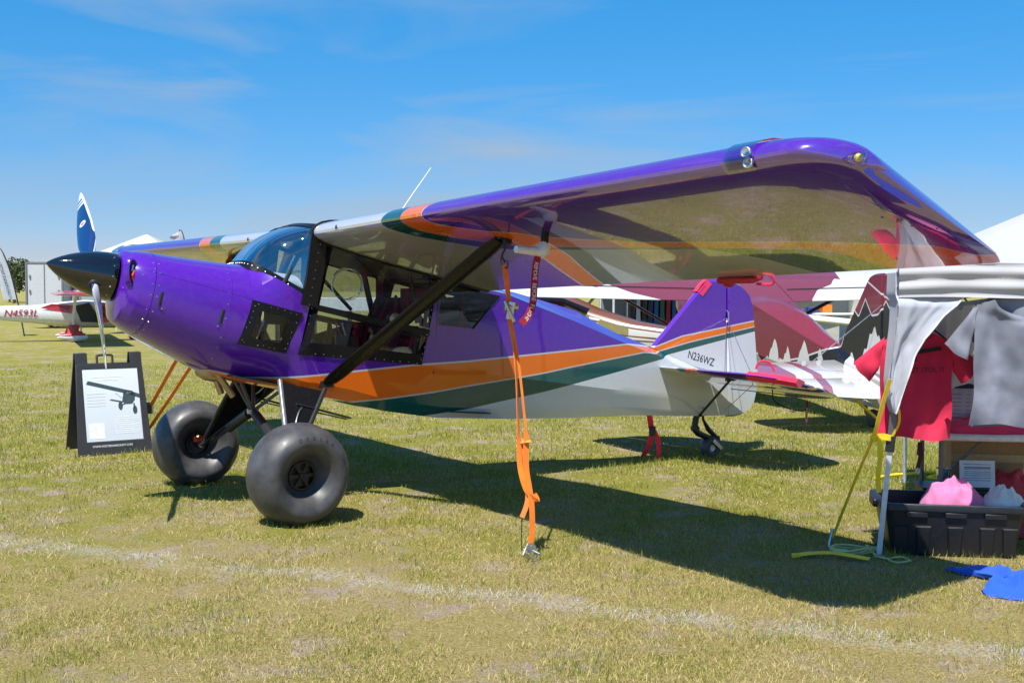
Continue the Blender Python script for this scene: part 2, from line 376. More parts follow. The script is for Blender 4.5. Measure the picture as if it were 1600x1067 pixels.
PUR, ORA, TEA, WHI, PIN = (.088, .010, .36), (.82, .155, .006), (.002, .085, .088), (.63, .645, .67), (.55, .54, .56)
def livery(name, bands, ior=1.42, cw=1., wav=.035):
    """bands(g, x, y, z) -> colour socket"""
    g = G(name, .22); o = g.obj(); s = g.xyz(o); c = bands(g, s[0], s[1], s[2])
    dn = g.noise(o, 26, 5, .6); c = g.mix(g.rng(dn, .45, .8, 0, .06), c, (.25, .22, .18))
    g.col(c); g.coat(cw, .02); g.p.inputs['Coat IOR'].default_value = ior; g.p.inputs['Specular IOR Level'].default_value = .35
    g.bump(g.math('ADD', g.noise(o, 2.2, 2), g.math('MULTIPLY', g.noise(g.scale(o, (1, .5, 1)), 11, 2), .05)), wav, .06); return g.m
PO = [(1.8, .90), (.701, .985), (.478, .927), (.265, .917), (-.07, .931), (-.305, .945), (-.871, .976), (-1.35, .984), (-2.556, 1.033), (-3.228, 1.064), (-3.45, 1.045), (-3.70, 1.02), (-4.05, 1.114), (-5.08, 1.248), (-5.4, 1.29)]
OT = [(1.8, .5), (.4, .70), (-.102, .70), (-.546, .72), (-1.033, .752), (-1.348, .781), (-2.176, .85), (-2.556, .893), (-3.467, .980), (-3.66, .962), (-4.163, 1.056), (-5.08, 1.189), (-5.4, 1.225)]
TW = [(1.8, .3), (.0, .45), (-.9, .56), (-1.385, .592), (-2.176, .685), (-2.556, .741), (-3.245, .838), (-3.714, .906), (-3.80, .930), (-5.09, 1.143), (-5.4, 1.19)]
def body_bands(g, x, y, z):
    po = g.curve(x, PO); ot = g.curve(x, OT); tw = g.curve(x, TW); d = g.math('SUBTRACT', z, po)
    c = g.mix(g.math('GREATER_THAN', z, tw), WHI, TEA)
    c = g.mix(g.math('GREATER_THAN', z, ot), c, ORA); c = g.mix(g.math('LESS_THAN', g.math('ABSOLUTE', g.math('SUBTRACT', z, ot)), .0055), c, PIN)
    c = g.mix(g.math('GREATER_THAN', d, 0.0), c, PUR); c = g.mix(g.math('LESS_THAN', g.math('ABSOLUTE', d), .007), c, PIN)
    seam = g.math('ABSOLUTE', g.math('SUBTRACT', z, g.math('MULTIPLY_ADD', x, .28, 1.361)))
    c = g.mix(g.math('MULTIPLY', g.math('LESS_THAN', seam, .0022), g.math('MULTIPLY', g.math('GREATER_THAN', x, .45), .75)), c, (.02, .004, .07)); return c
paint = livery('fuselage_paint', body_bands)
black = plain('black_gloss', (.008, .008, .010), .3, coat=.08); jet = plain('spinner_black', (.006, .007, .010), .06, var=.02, coat=1.)
black.node_tree.nodes['Principled BSDF'].inputs['Specular IOR Level'].default_value = .22
satin = plain('black_satin', (.018, .018, .02), .42, bump=.1)
inner = plain('cabin_dark', (.03, .03, .034), .7)
steel = plain('bare_steel', (.55, .55, .56), .3, 1.)
alu = plain('brushed_aluminium', (.72, .72, .73), .33, 1.)
whitep = plain('white_paint', (.72, .72, .72), .3, coat=.5)
redp = plain('red_paint', (.55, .02, .03), .35, coat=.4)
clear = glass('window_acrylic', (.80, .83, .84), .6)
smoke = glass('smoked_acrylic', (.45, .47, .5), 1.1)
shield = glass('windshield_acrylic', (.90, .95, .98), 6.5)

WID = [(1.31, .205), (1.295, .255), (1.25, .31), (1.17, .352), (1.08, .38), (.87, .405), (.6, .42), (.1, .43), (-1, .42), (-1.65, .37), (-2.5, .28), (-3.2, .19), (-3.8, .11), (-4.3, .05), (-4.72, .028)]
ZB = [(1.40, 1.43), (1.36, 1.372), (1.31, 1.322), (1.25, 1.276), (1.17, 1.222), (1.08, 1.168), (.87, 1.05), (.75, .985), (.59, .914), (.32, .851), (-.275, .72), (-.573, .63), (-1.093, .536), (-1.815, .472), (-2.555, .427), (-3.395, .391), (-4.208, .324), (-4.72, .30)]
ZU = [(.6, 1.60), (.43, 1.66), (.02, 1.88), (0, 1.93), (-.37, 1.86), (-.81, 1.735), (-1.28, 1.61), (-1.77, 1.526), (-2.557, 1.285), (-3.176, 1.081), (-3.467, .995), (-3.714, .926), (-3.92, .845), (-4.3, .74), (-4.72, .62)]
ZT = [(1.31, 1.795), (1.295, 1.815), (1.25, 1.83), (1.17, 1.832), (1.08, 1.825), (.94, 1.803), (.66, 1.77), (.43, 1.745), (.02, 1.93), (0, 1.97), (-.37, 1.90), (-.81, 1.775), (-1.28, 1.65), (-1.5, 1.615), (-1.77, 1.59), (-2.067, 1.544), (-2.74, 1.38), (-3.03, 1.25), (-3.19, 1.18), (-3.68, 1.02), (-4.0, .93), (-4.3, .84), (-4.72, .70)]
def half(x):
    w, zb, zt = itp(x, WID), itp(x, ZB), itp(x, ZT); k = min(max((x - .02) / .36, 0), 1); k = k * k * (3 - 2 * k)
    zu = itp(x, ZU) if x < .6 else zt - .16; h = zu - zb
    rr = min(max((-x - .9) / .8, 0), 1)
    ctl = [(0, zb), ((.80 - .12 * rr) * w, zb + .004), ((.93 - .13 * rr) * w, zb + .085 * h), (w, zb + .35 * h), (w * (1.003 - .02 * rr), zb + .7 * h), (w * (.995 - .045 * rr), zu), (.10 * w, zt - .004), (0, zt)]
    cnt = [5, 3, 5, 5, 4, 8, 2]; poly = []
    for (a, b), (c2, d2), n in zip(ctl, ctl[1:], cnt): poly += [(a + (c2 - a) * i / n, b + (d2 - b) * i / n) for i in range(n)]
    poly.append(ctl[-1]); m = len(poly); out = []
    ex = 2.35
    for i, (y, z) in enumerate(poly):
        a = -math.pi / 2 + math.pi * i / (m - 1); cy = abs(math.cos(a)) ** (2 / ex); sz = math.copysign(abs(math.sin(a)) ** (2 / ex), math.sin(a))
        sy, szz = w * cy, (zb + zt) / 2 + (zt - zb) / 2 * sz
        out.append((y * (1 - k) + sy * k, z * (1 - k) + szz * k))
    out[0] = (0, out[0][1]); out[-1] = (0, out[-1][1]); return out
def ring(x0):
    """section of the body; sections lean back like the tail-low airplane towards the nose"""
    sh = .22 * min(max((x0 - .05) / .4, 0), 1); h = []
    n_ = len(half(x0))
    for i in range(n_):
        x = x0
        if sh:
            for _ in range(4): x = x0 - sh * (half(x)[i][1] - 1.65)
        h.append((x, *half(x)[i]))
    return h + [(x, -y, z) for x, y, z in h[-2:0:-1]]
def sy(x, z):
    """half width of the side at height z"""
    h = half(x); m = max(range(len(h)), key=lambda i: h[i][0]); best = h[m][0]
    for (y0, z0), (y1, z1) in zip(h, h[1:]):
        if (z0 - z) * (z1 - z) <= 0 and abs(z1 - z0) > 1e-6: best = y0 + (y1 - y0) * (z - z0) / (z1 - z0)
    return best

def body(name, xs, cuts=(), cabin=False):
    mb = MB(); mb.loft([ring(x) if isinstance(x, (int, float)) else x for x in xs]); me = bpy.data.meshes.new(name); me.from_pydata(mb.v, [], mb.f)
    bm = bmesh.new(); bm.from_mesh(me); bmesh.ops.recalc_face_normals(bm, faces=bm.faces)
    def cut(co, no, lo, hi):
        fs = [f for f in bm.faces if lo < f.calc_center_median().x < hi]; g_ = set(fs)
        for f in fs: g_.update(f.edges); g_.update(f.verts)
        bmesh.ops.bisect_plane(bm, geom=list(g_), plane_co=co, plane_no=no, dist=1e-5)
    for poly in cuts:
        lo, hi = min(p[0] for p in poly) - .2, max(p[0] for p in poly) + .2
        for (a, b), (c2, d2) in zip(poly, poly[1:] + poly[:1]): cut((a, 0, b), Vector((d2 - b, 0, -(c2 - a))).normalized(), lo, hi)
    if cabin:
        nn = Vector((-.628, 0, 1)).normalized(); cut((.43, 0, 1.742), nn, -.005, .6)
        kill = [f for f in bm.faces if 0 < f.calc_center_median().x < .6 and (f.calc_center_median() - Vector((.43, 0, 1.742))).dot(nn) > 1e-4]
        kill += [f for f in bm.faces if -1.2 < f.calc_center_median().x < 0 and f.normal.z > .6 and f.calc_center_median().z > 1.4]
        bmesh.ops.delete(bm, geom=list(set(kill)), context='FACES')
    for poly in cuts:
        def inside(p):
            s = [(c2 - a) * (p.z - b) - (d2 - b) * (p.x - a) for (a, b), (c2, d2) in zip(poly, poly[1:] + poly[:1])]
            return all(q > 0 for q in s) or all(q < 0 for q in s)
        bmesh.ops.delete(bm, geom=[f for f in bm.faces if inside(f.calc_center_median()) and abs(f.normal.y) > .5], context='FACES')
    bm.to_mesh(me); bm.free(); me.polygons.foreach_set('use_smooth', [True] * len(me.polygons)); me.set_sharp_from_angle(angle=R(13))
    me.materials.append(paint); me.materials.append(inner); ob = bpy.data.objects.new(name, me); C.objects.link(ob); ob.parent = plane
    so_ = ob.modifiers.new('skin', 'SOLIDIFY'); so_.thickness = .006; so_.offset = -1; so_.material_offset = 1; so_.use_rim = False
    return ob
W_DOOR = [(.125, 1.09), (-.10, 1.95), (-1.09, 1.673), (-.91, .974)]
W_REAR = [(-1.06, 1.285), (-1.12, 1.625), (-1.70, 1.508), (-1.41, 1.245)]
W_FRONT = [(.458, 1.485), (.093, 1.385), (.221, 1.102), (.575, 1.18)]
def inset(poly, k):
    cx, cz = sum(p[0] for p in poly) / len(poly), sum(p[1] for p in poly) / len(poly); return [(cx + (a - cx) * k, cz + (b - cz) * k) for a, b in poly]
body('fuselage', [.575, .5, .43, .36, .29, .22, .15, .08, .02, 0] + [-.1 * i for i in range(1, 17)] + [-1.77, -1.9, -2.07, -2.3, -2.55, -2.74, -2.9, -3.03, -3.19, -3.4, -3.55, -3.71, -3.92, -4.1, -4.3, -4.55, -4.72], (W_DOOR, W_REAR, W_FRONT), True)
body('engine_cowl', [1.117, 1.05, 1.0, .94, .87, .8, .75, .66, .5765])
def bowl_ring(r, d, drop=0.):
    n_ = len(half(1.2)); h = []
    for i in range(n_):
        a = -math.pi / 2 + math.pi * i / (n_ - 1); p = SB + ax * d + upp * (math.sin(a) * r - (drop if a < 0 else 0) * abs(math.sin(a))) + Vector((0, 1, 0)) * math.cos(a) * r; h.append(tuple(p))
    return h + [(x, -y, z) for x, y, z in h[-2:0:-1]]
al = R(12.4); ax = Vector((math.cos(al), 0, math.sin(al))); upp = Vector((-math.sin(al), 0, math.cos(al))); st = Vector((0, -1, 0)); SB = Vector((1.335, 0, 1.65))
nb = body('nose_bowl', [bowl_ring(.15, -.028), bowl_ring(.171, -.030), bowl_ring(.181, -.034, .012), bowl_ring(.200, -.044, .04), 1.268, 1.25, 1.21, 1.17, 1.12])
# cheek inlet on each side of the bowl
for s in (1, -1):
    t = Vector((-.52, s * .85, .02)).normalized(); c0 = Vector((1.262, s * .272, 1.675)); a = Vector((0, 0, 1)); a = (a - t * a.dot(t)).normalized(); b = t.cross(a)
    mb = MB(); pr = [(1.30, -.02), (1.22, .012), (1.08, .02), (.96, .012), (.9, -.02)]; rings = []
    for k, h in pr: rings.append([c0 + t * h + a * math.cos(q) * .082 * k + b * math.sin(q) * .043 * k for q in np.linspace(0, 2 * math.pi, 28, endpoint=False)])
    mb.loft(rings); mb.build('inlet_lip', paint, nb)
    mb = MB(); mb.loft([[c0 + t * h + a * math.cos(q) * .082 * k + b * math.sin(q) * .043 * k for q in np.linspace(0, 2 * math.pi, 28, endpoint=False)] for k, h in ((.93, .008), (.5, .006), (.05, .006))]); mb.build('inlet_opening', inner, nb)
    mb = MB(); mb.tube([c0 + t * .012 + a * -.055, c0 + t * .016 + a * -.02 + b * .012, c0 + t * .012 + a * .012 - b * .008], .013, 8); mb.build('red_duct', redp, nb)
    mb = MB(); mb.tube([c0 + t * .012 + a * .01 + b * .01, c0 + t * .014 + a * .05], .008, 8); mb.build('ignition_lead', steel, nb)
# cowl louvre slots and fasteners
for s in (1, -1):
    for (x, z) in ((1.10, 1.496), (.691, 1.374)):
        mb = MB(); y0 = s * (sy(x, z) + .001); mb.tube([(x - .014, s * (sy(x, z + .045) + .001), z + .045), (x + .014, s * (sy(x, z - .045) + .001), z - .045)], 1, 10, flat=(.013, .007), ref=(1, 0, 0)); mb.build('louvre_slot', satin, plane)
    for (x, z) in ((1.095, 1.43), (.72, 1.305), (1.12, 1.70), (1.2, 1.66)):
        mb = MB(); mb.lathe([(.007, 0), (.006, .004), (0, .005)], (x, s * (sy(x, z) + .001), z), (0, s, 0), 8); mb.build('cowl_fastener', steel, plane)

# spinner and propeller
prof = [(.168 * (1 - t ** 1.75) ** .80 if t < 1 else 0, .425 * t) for t in (0, .04, .1, .2, .3, .4, .5, .6, .7, .8, .88, .94, .98, 1)]
mb = MB(); mb.lathe([(.15, -.02), (.168, -.012)] + prof, SB, ax, 48); spn = mb.build('spinner', jet, plane, smooth=50)
for k in range(14):
    a = 2 * math.pi * k / 14 + .2; d = upp * math.cos(a) + st * math.sin(a)
    mb = MB(); mb.lathe([(.0065, -.002), (.005, .002), (0, .003)], SB + ax * .022 + d * .1665, d, 8); mb.build('screw', alu, spn)
PH = R(54); bd = upp * math.cos(PH) + st * math.sin(PH); HUB = SB + ax * .12
def blade_mat():
    g = G('blade_lacquer', .25); g.coat(1, .05); o = g.obj(); s = g.xyz(o)
    r = s[2]; c = g.mix(g.math('GREATER_THAN', r, .86), (.006, .032, .13), (.72, .73, .75))
    for a_, b_, q in ((.885, .90, (.006, .032, .13)), (.92, .945, (.0, .13, .15))):
        c = g.mix(g.math('MULTIPLY', g.math('GREATER_THAN', r, a_), g.math('LESS_THAN', r, b_)), c, q)
    dd_ = g.math('ADD', g.math('POWER', g.math('SUBTRACT', r, .63), 2.0), g.math('POWER', g.math('ADD', s[0], .004), 2.0))
    c = g.mix(g.math('LESS_THAN', dd_, .0009), c, (.8, .76, .76)); c = g.mix(g.math('LESS_THAN', dd_, .0003), c, (.55, .2, .2))
    e = g.math('GREATER_THAN', g.math('ABSOLUTE', s[0]), g.curve(r, [(0, .034), (.2, .05), (.4, .066), (.6, .066), (.85, .05), (1.0, .03), (1.05, .01)]))
    nrm = g.n('ShaderNodeTexCoord').outputs['Normal']; c = g.mix(g.math('LESS_THAN', g.xyz(nrm)[1], .0), c, (.66, .68, .71)); g.col(g.mix(e, c, (.66, .68, .72))); return g.m
bm_ = blade_mat()
def blade(sgn, name='propeller_blade'):
    d = bd * sgn; rot = ax.cross(d).normalized() * 1.0             # direction the blade moves along the disc
    rr = [.10, .15, .2, .28, .38, .5, .62, .74, .85, .93, .99, 1.025, 1.04]; ch = [.04, .045, .075, .115, .145, .16, .155, .135, .106, .08, .052, .028, .006]
    th = [.045, .046, .044, .040, .034, .029, .025, .021, .017, .013, .009, .006, .002]; rings = []
    for r, c_, h in zip(rr, ch, th):
        tw = R(itp(r, [(.1, 60), (.25, 44), (.5, 28), (.8, 19), (1.04, 15)])); e = (0, 1); pts = []
        for k in range(14):
            a = 2 * math.pi * k / 14; cx = math.cos(a) * c_ / 2; cy = math.sin(a) * h / 2 * (1 - .35 * math.cos(a))
            sw = -.03 * max(0, (r - .55) / .5) ** 2
            pts.append((cx * math.cos(tw) - cy * math.sin(tw) + sw, cx * math.sin(tw) + cy * math.cos(tw), r))
        rings.append(pts)
    mb = MB(); mb.loft(rings, caps=True); ob = mb.build(name, bm_, spn, smooth=60)
    z = d; x = rot; y = z.cross(x); o = HUB
    ob.matrix_local = Matrix(((x.x, y.x, z.x, o.x), (x.y, y.y, z.y, o.y), (x.z, y.z, z.z, o.z), (0, 0, 0, 1)))
    mb = MB(); mb.lathe([(.052, .085), (.05, .13), (.036, .155), (.03, .16)], HUB, d, 20); mb.build('blade_cuff', satin, spn)
blade(1); blade(-1)

rj_ = random.Random(77)
# windshield, skylight and cabin frames
def wbase(t):
    y = .432 * t; x = .432 * (1 - abs(t) ** 4); return Vector((x, y, 1.744 + .628 * (x - .43)))
def wtop(t): return Vector((-.02 - .045 * t * t, .425 * t, 2.05 - .045 * t * t))
mb = MB()
def wf(u, v):
    t = u * 2 - 1; p = wbase(t) * (1 - v) + wtop(t) * v; b = math.sin(math.pi * v) * .055 * (1 - .75 * abs(t) ** 3); return p + Vector((.55, .25 * t, .80)) * b
mb.grid(28, 14, wf); ws = mb.build('windshield', shield, plane)
mb = MB(); mb.ribbon([wf(i / 40, 0.012) + Vector((.004, 0, .003)) for i in range(41)], .055, .006, ref=[(wf(i / 40, .06) - wf(i / 40, 0)) for i in range(41)]); ob = mb.build('windshield_trim', black, plane)
for k in range(24):
    p = wf((k + .5) / 24, .012) + Vector((.006, .012 * (1 if k > 11 else -1), .007)); mb = MB(); mb.lathe([(.005, 0), (.004, .003), (0, .0035)], p, (.5, .5 if k > 11 else -.5, .6), 6); mb.build('screw', alu, ob)
mb = MB(); mb.ribbon([wf(i / 30, 1) + Vector((.0, 0, .006)) for i in range(31)], .05, .006, ref=[(wf(i / 30, .9) - wf(i / 30, 1)) for i in range(31)]); mb.build('roof_trim', black, plane)
for s in (1, -1):
    fy = lambda a, b, k, s=s: (a, s * (sy(a, b) + .003 + .007 * k), b)
    # footwell window: black fritted border with screws, clear middle
    mb = MB(); mb.ringplate(W_FRONT, inset(W_FRONT, .62), fy); mb.ringplate(inset(W_FRONT, 1.015), inset(W_FRONT, .97), fy); fr = mb.build('window_frame', black, plane)
    mb = MB(); mb.plate(inset(W_FRONT, .66), lambda a, b, k, s=s: (a, s * (sy(a, b) + .001 + .003 * k), b)); mb.build('footwell_window', clear, plane)
    def studs(poly, n, par, k_=.90, off=.0105):
        q = inset(poly, k_)
        for (a, b), (c2, d2) in zip(q, q[1:] + q[:1]):
            for i in range(n):
                t = (i + .5) / n; x, z = a + (c2 - a) * t, b + (d2 - b) * t
                if rj_.random() < .18: continue
                x += rj_.uniform(-.006, .006); z += rj_.uniform(-.006, .006); rs_ = rj_.uniform(.0028, .0048)
                m_ = MB(); m_.lathe([(rs_, 0), (rs_ * .8, .0015), (0, .0022)], (x, s * (sy(x, z) + off), z), (0, s, 0), 6); m_.build('screw', alu, par)
    if s > 0: studs(W_FRONT, 7, fr)
    # cabin door: black frame with an upper and a lower pane
    mid0, mid1 = (.022, 1.47), (-1.005, 1.335)
    dr = MB(); o_ = W_DOOR; i_ = [(.03, 1.175), (-.155, 1.885), (-1.00, 1.655), (-.865, 1.06)]
    dr.ringplate(o_, i_, fy); dr.plate([(.0, 1.455), (-.02, 1.405), (-.97, 1.19), (-.985, 1.245)], fy)
    door = dr.build('cabin_door', black, plane, bevel=.002)
    mb = MB(); mb.plate([(-.03, 1.44), (-.15, 1.89), (-1.01, 1.66), (-.975, 1.22)], lambda a, b, k, s=s: (a, s * (sy(a, b) - .003 + .003 * k), b)); mb.build('upper_pane', clear, door)
    mb = MB(); mb.plate([(.035, 1.17), (-.02, 1.42), (-.97, 1.21), (-.87, 1.055)], lambda a, b, k, s=s: (a, s * (sy(a, b) - .003 + .003 * k), b)); mb.build('lower_pane', clear, door)
    mb = MB(); mb.lathe([(.115, -.004), (.125, .004), (.115, .010), (.103, .006)], (-.27, s * (sy(-.2, 1.6) + .004), 1.60), (.25, s, 0), 28, closed=True); mb.build('vent_ring', clear if s < 0 else glass('vent_acrylic', (.8, .85, .85), 2.2), door)
    mb = MB(); mb.tube([(-.87, s * .45, 1.275), (-.90, s * .462, 1.268), (-.96, s * .462, 1.252)], .008, 8); mb.build('door_handle', steel, door)
    if s > 0:
        studs(W_DOOR, 14, door, .965)
    mb = MB(); mb.plate(W_REAR, lambda a, b, k, s=s: (a, s * (sy(a, b) - .003 + .003 * k), b)); mb.build('rear_window', clear, plane)
    mb = MB(); q = [(-1.41, 1.245), (-1.70, 1.508)]; mb.tube([(a, s * (sy(a, b) + .002), b) for a, b in q], .006, 6); mb.build('window_bead', black, plane)
    # windshield pillar
    mb = MB(); mb.ribbon([(.045, s * .438, 1.44), (-.005, s * .438, 1.66), (-.05, s * .434, 1.98)], .125, .02, ref=(1, 0, 0)); pl = mb.build('door_pillar', black, plane)
    if s > 0:
        for k in range(9): m_ = MB(); t = k / 8; m_.lathe([(.004, 0), (.003, .002), (0, .0025)], (.045 - .105 * t, .4495 - .005 * t, 1.45 + .5 * t), (0, 1, 0), 6); m_.build('screw', alu, pl)
# cabin interior
mb = MB(); mb.loft([[(x, y, z) for y, z in ((-.39, .0), (.39, .0), (.39, .012), (-.39, .012))] for x, z in ()] or [[(x, y, zz + q) for y, q in ((-.36, 0), (.36, 0), (.36, .01), (-.36, .01))] for x, zz in ((.58, .94), (.3, .875), (-.3, .76), (-1.0, .60), (-1.6, .54))], caps=True); mb.build('cabin_floor', inner, plane)
mb = MB(); mb.box((.03, 0, 1.38), (.05, .76, .17)); mb.box((.10, 0, 1.465), (.2, .74, .02)); pn = mb.build('instrument_panel', satin, plane, bevel=.004)
for y, z, r in ((.2, 1.38, .045), (.08, 1.39, .05), (-.06, 1.39, .05), (-.2, 1.38, .045)):
    mb = MB(); mb.lathe([(r, 0), (r, .008), (r * .85, .01), (0, .006)], (.004, y, z), (-1, 0, 0), 18); mb.build('gauge', steel, pn)
mb = MB(); mb.grid(14, 8, lambda u, v: (.33 - .34 * v, (u - .5) * .62 * (1 - .25 * v), 1.57 + .15 * math.sin(math.pi * u) ** .6 * (1 - .3 * v) + .0 * v)); mb.build('glare_shield', plain('pale_glareshield', (.55, .55, .53), .6), plane)
seatm = cloth('seat_fabric', (.045, .03, .075)); trim = cloth('seat_trim', (.40, .02, .035))
for x0, w in ((-.70, .42), (-1.32, .46)):
    s_ = MB(); s_.loft([[(x, y, z) for y, z in ((-w / 2, zz), (-w / 2, zz + h), (0, zz + h + .03), (w / 2, zz + h), (w / 2, zz))] for x, zz, h in ((x0 + .34, .93, .08), (x0 + .2, .92, .11), (x0, .90, .11), (x0 - .05, .90, .10))], caps=True)
    s_.loft([[(x, y, z) for x, y in ((xx - .05, -w / 2 * k), (xx + .03, -w / 2 * k), (xx + .05, 0), (xx + .03, w / 2 * k), (xx - .05, w / 2 * k))] for xx, z, k in ((x0 - .02, .95, 1), (x0 - .07, 1.15, 1.02), (x0 - .14, 1.38, .95), (x0 - .18, 1.50, .6))], caps=True)
    se = s_.build('seat', seatm, plane, bevel=.01)
    for s in (1, -1):
        mb = MB(); mb.tube([(x0 + .36, s * w / 2, 1.0), (x0 + .0, s * (w / 2 + .005), 1.0), (x0 - .04, s * w / 2, 1.18), (x0 - .10, s * w * .48, 1.39), (x0 - .15, s * w * .3, 1.51)], .014, 8); mb.build('piping', trim, se)
        mb = MB(); mb.ribbon([(x0 - .10, s * .09, 1.50), (x0 - .03, s * .10, 1.36), (x0 + .02, s * .12, 1.12), (x0 + .06, s * .15, 1.03)], .045, .004, ref=(0, 1, 0)); mb.build('harness', trim, se)
tubes = [[(0, -.40, 1.40), (-.85, -.405, 1.27)], [(-.84, -.40, 1.69), (-.98, -.40, 1.10)], [(-.02, -.36, 2.0), (.25, -.36, 1.58)], [(-.03, .34, 2.0), (.22, .37, 1.58)], [(-1.08, .40, 1.64), (-1.02, .40, .9)], [(-1.08, -.40, 1.64), (-1.02, -.40, .9)], [(-.5, .39, 1.80), (-1.08, -.38, 1.62)], [(-.05, .40, 1.96), (-.05, -.40, 1.96)], [(-1.08, .4, 1.64), (-1.08, -.4, 1.64)], [(.5, -.40, 1.0), (.15, -.40, 1.42)], [(.5, .36, 1.55), (.15, -.3, 1.1)], [(.45, -.40, 1.45), (.2, -.40, 1.08)], [(.03, .4, 1.45), (-.9, .405, 1.19)]]
for i, t in enumerate(tubes):
    mb = MB(); mb.tube(t, .017 if i != 1 else .026, 8); mb.build('frame_tube', satin if i != 1 else plain('purple_tube', (.06, .03, .22), .4, coat=.5), plane)
mb = MB(); mb.tube([(-.35, 0, .80), (-.30, 0, 1.0), (-.33, 0, 1.22)], .012, 8); mb.lathe([(.018, 0), (.022, .05), (.015, .11), (0, .115)], (-.33, 0, 1.2), (0, 0, 1), 10); mb.build('control_stick', satin, plane)
mb = MB(); mb.lathe([(.11, 0), (.12, .03), (.06, .05), (0, .05)], (-.78, .33, 1.0), (.2, 1, 0), 20); mb.lathe([(.06, 0), (.05, .05), (0, .06)], (-.72, .30, 1.33), (0, 1, 0), 14); mb.build('headset', steel, plane)
mb = MB(); mb.box((-.95, .25, 1.47), (.20, .12, .20)); mb.box((-.92, -.28, 1.55), (.05, .05, .24)); mb.build('map_pocket', trim, plane, bevel=.01)
mb = MB(); mb.ribbon([(-.95, .33, 1.0), (-1.02, .34, 1.2), (-.94, .33, 1.35)], .05, .01, ref=(1, 0, 0)); mb.build('shoulder_belt', trim, plane)

# clutter of a working cockpit: dark far sidewall, quadrant, radios, cables, cushions
mb = MB(); mb.plate([(-.42, .86), (-.36, 1.20), (-.62, 1.27), (-1.02, 1.24), (-.95, .86)], lambda a, b, k: (a, -.385 + .02 * k, b)); mb.build('side_panel', inner, plane)
mb = MB(); mb.box((-.30, .33, 1.17), (.20, .05, .09)); qd = mb.build('throttle_quadrant', satin, plane, bevel=.005)
for k in range(3): mb = MB(); mb.tube([(-.26 - .04 * k, .345, 1.2), (-.22 - .05 * k, .345, 1.29)], .006, 6); mb.lathe([(.0, -.014), (.014, 0), (0, .014)], (-.22 - .05 * k, .345, 1.30), (0, 0, 1), 8); mb.build('lever', [redp, alu, satin][k], qd)
mb = MB(); mb.box((-.08, -.05, 1.25), (.16, .30, .12)); mb.build('radio_stack', satin, plane, bevel=.006)
rc_ = random.Random(12)
for k in range(16):
    x, y = rc_.uniform(-1.0, -.2), rc_.uniform(-.34, .34); z = rc_.uniform(.85, 1.22); d = Vector((rc_.uniform(-.3, .3), rc_.uniform(-.2, .2), rc_.uniform(-.25, .25)))
    a = Vector((x, y, z)); mb = MB(); mb.tube(smooth([a, a + d * .5 + Vector((0, 0, rc_.uniform(-.08, .08))), a + d], 4), rc_.choice([.005, .008, .014]), 6); mb.build('cable', rc_.choice([redp, satin, steel, inner, trim]), plane)
for x, y, z, sx_, sy_, sz_, m_ in ((-.55, .1, .98, .22, .2, .10, seatm), (-.75, -.2, 1.22, .18, .14, .12, inner), (-.62, .22, 1.17, .09, .07, .09, steel), (-1.0, .12, 1.08, .2, .2, .16, trim), (-.48, -.25, 1.10, .16, .1, .14, satin), (-1.25, .2, 1.40, .22, .2, .14, inner), (-1.45, -.1, 1.33, .2, .3, .16, seatm)):
    mb = MB(); mb.box((x, y, z), (sx_, sy_, sz_), rot=Matrix.Rotation(rc_.uniform(-.5, .5), 3, 'Z')); mb.build('stowed_gear', m_, plane, bevel=.02)
mb = MB(); mb.tube([(-.84, .36, 1.69), (-.9, .38, 1.3)], .02, 8); mb.tube([(-.3, .38, 1.86), (-.62, .30, 1.62), (-1.0, .36, 1.60)], .012, 8); mb.tube([(-.2, -.36, 1.9), (-.7, -.36, 1.4)], .016, 8); mb.build('frame_tube', satin, plane)
mb = MB(); mb.box((-.55, 0, 1.775), (.85, .70, .02), rot=Matrix.Rotation(R(-15), 3, 'Y')); mb.build('headliner', plain('grey_headliner', (.10, .12, .16), .8), plane)
# quarter-turn fasteners along the cowl joints
for s in (1, -1):
    for x0, n_ in ((1.135, 9), (1.095, 9), (.60, 11)):
        rg_ = ring(x0); N_ = len(rg_); hn = N_ // 2 + 1
        for k in range(n_):
            i = int(3 + (hn - 7) * (k + .5) / n_); p = Vector(rg_[i]); q = Vector(rg_[i + 1]); e_ = (q - p).normalized(); nn = Vector((0, e_.z, -e_.y)).normalized()
            if nn.y < 0: nn = -nn
            p.y *= s; nn.y *= s; mb = MB(); mb.lathe([(.0055, -.001), (.005, .0012), (0, .0016)], p, nn, 8); mb.build('cowl_fastener', steel, plane)
# ------------------------------------------------------------------ wings
ZL, DI = 1.971, .0224; CV = Vector((-1.537, 0, -.429)); CN = Vector((-.2688, 0, .9632))
CHORD = CV.length; CU = CV.normalized(); CN = Vector((CU.z, 0, -CU.x))
if CN.z < 0: CN = -CN
AF_U = [0, .004, .015, .035, .07, .12, .2, .3, .42, .55, .7, .85, 1.0]
AF_T = [0, .016, .034, .052, .070, .085, .098, .102, .096, .080, .056, .030, .004]
AF_B = [0, -.011, -.020, -.026, -.030, -.032, -.033, -.032, -.029, -.023, -.016, -.009, -.001]
def wing_ring(y):
    s = max(0, (y - 4.55) / .525); t = max(0., 1 - s ** 2.6) ** .5 if s < 1 else 0
    xl = -.30 * max(0, (y - 4.70) / .375) ** 5; xt = max(-1.537, -.24 - (5.075 - y) * 7.6) if y > 4.86 else -1.537
    xt = min(xt, xl - .1)
    k0, k1 = -xl / 1.537, -xt / 1.537; base = Vector((0, y, ZL + DI * y)); pts = []
    mid = .018 * (1 - t)
    for u, v in list(zip(AF_U, AF_T))[::-1] + list(zip(AF_U, AF_B))[1:]:
        f = k0 + (k1 - k0) * u; pts.append(base + CV * f + CN * CHORD * (mid + v * (.06 + .94 * t)))
    return pts
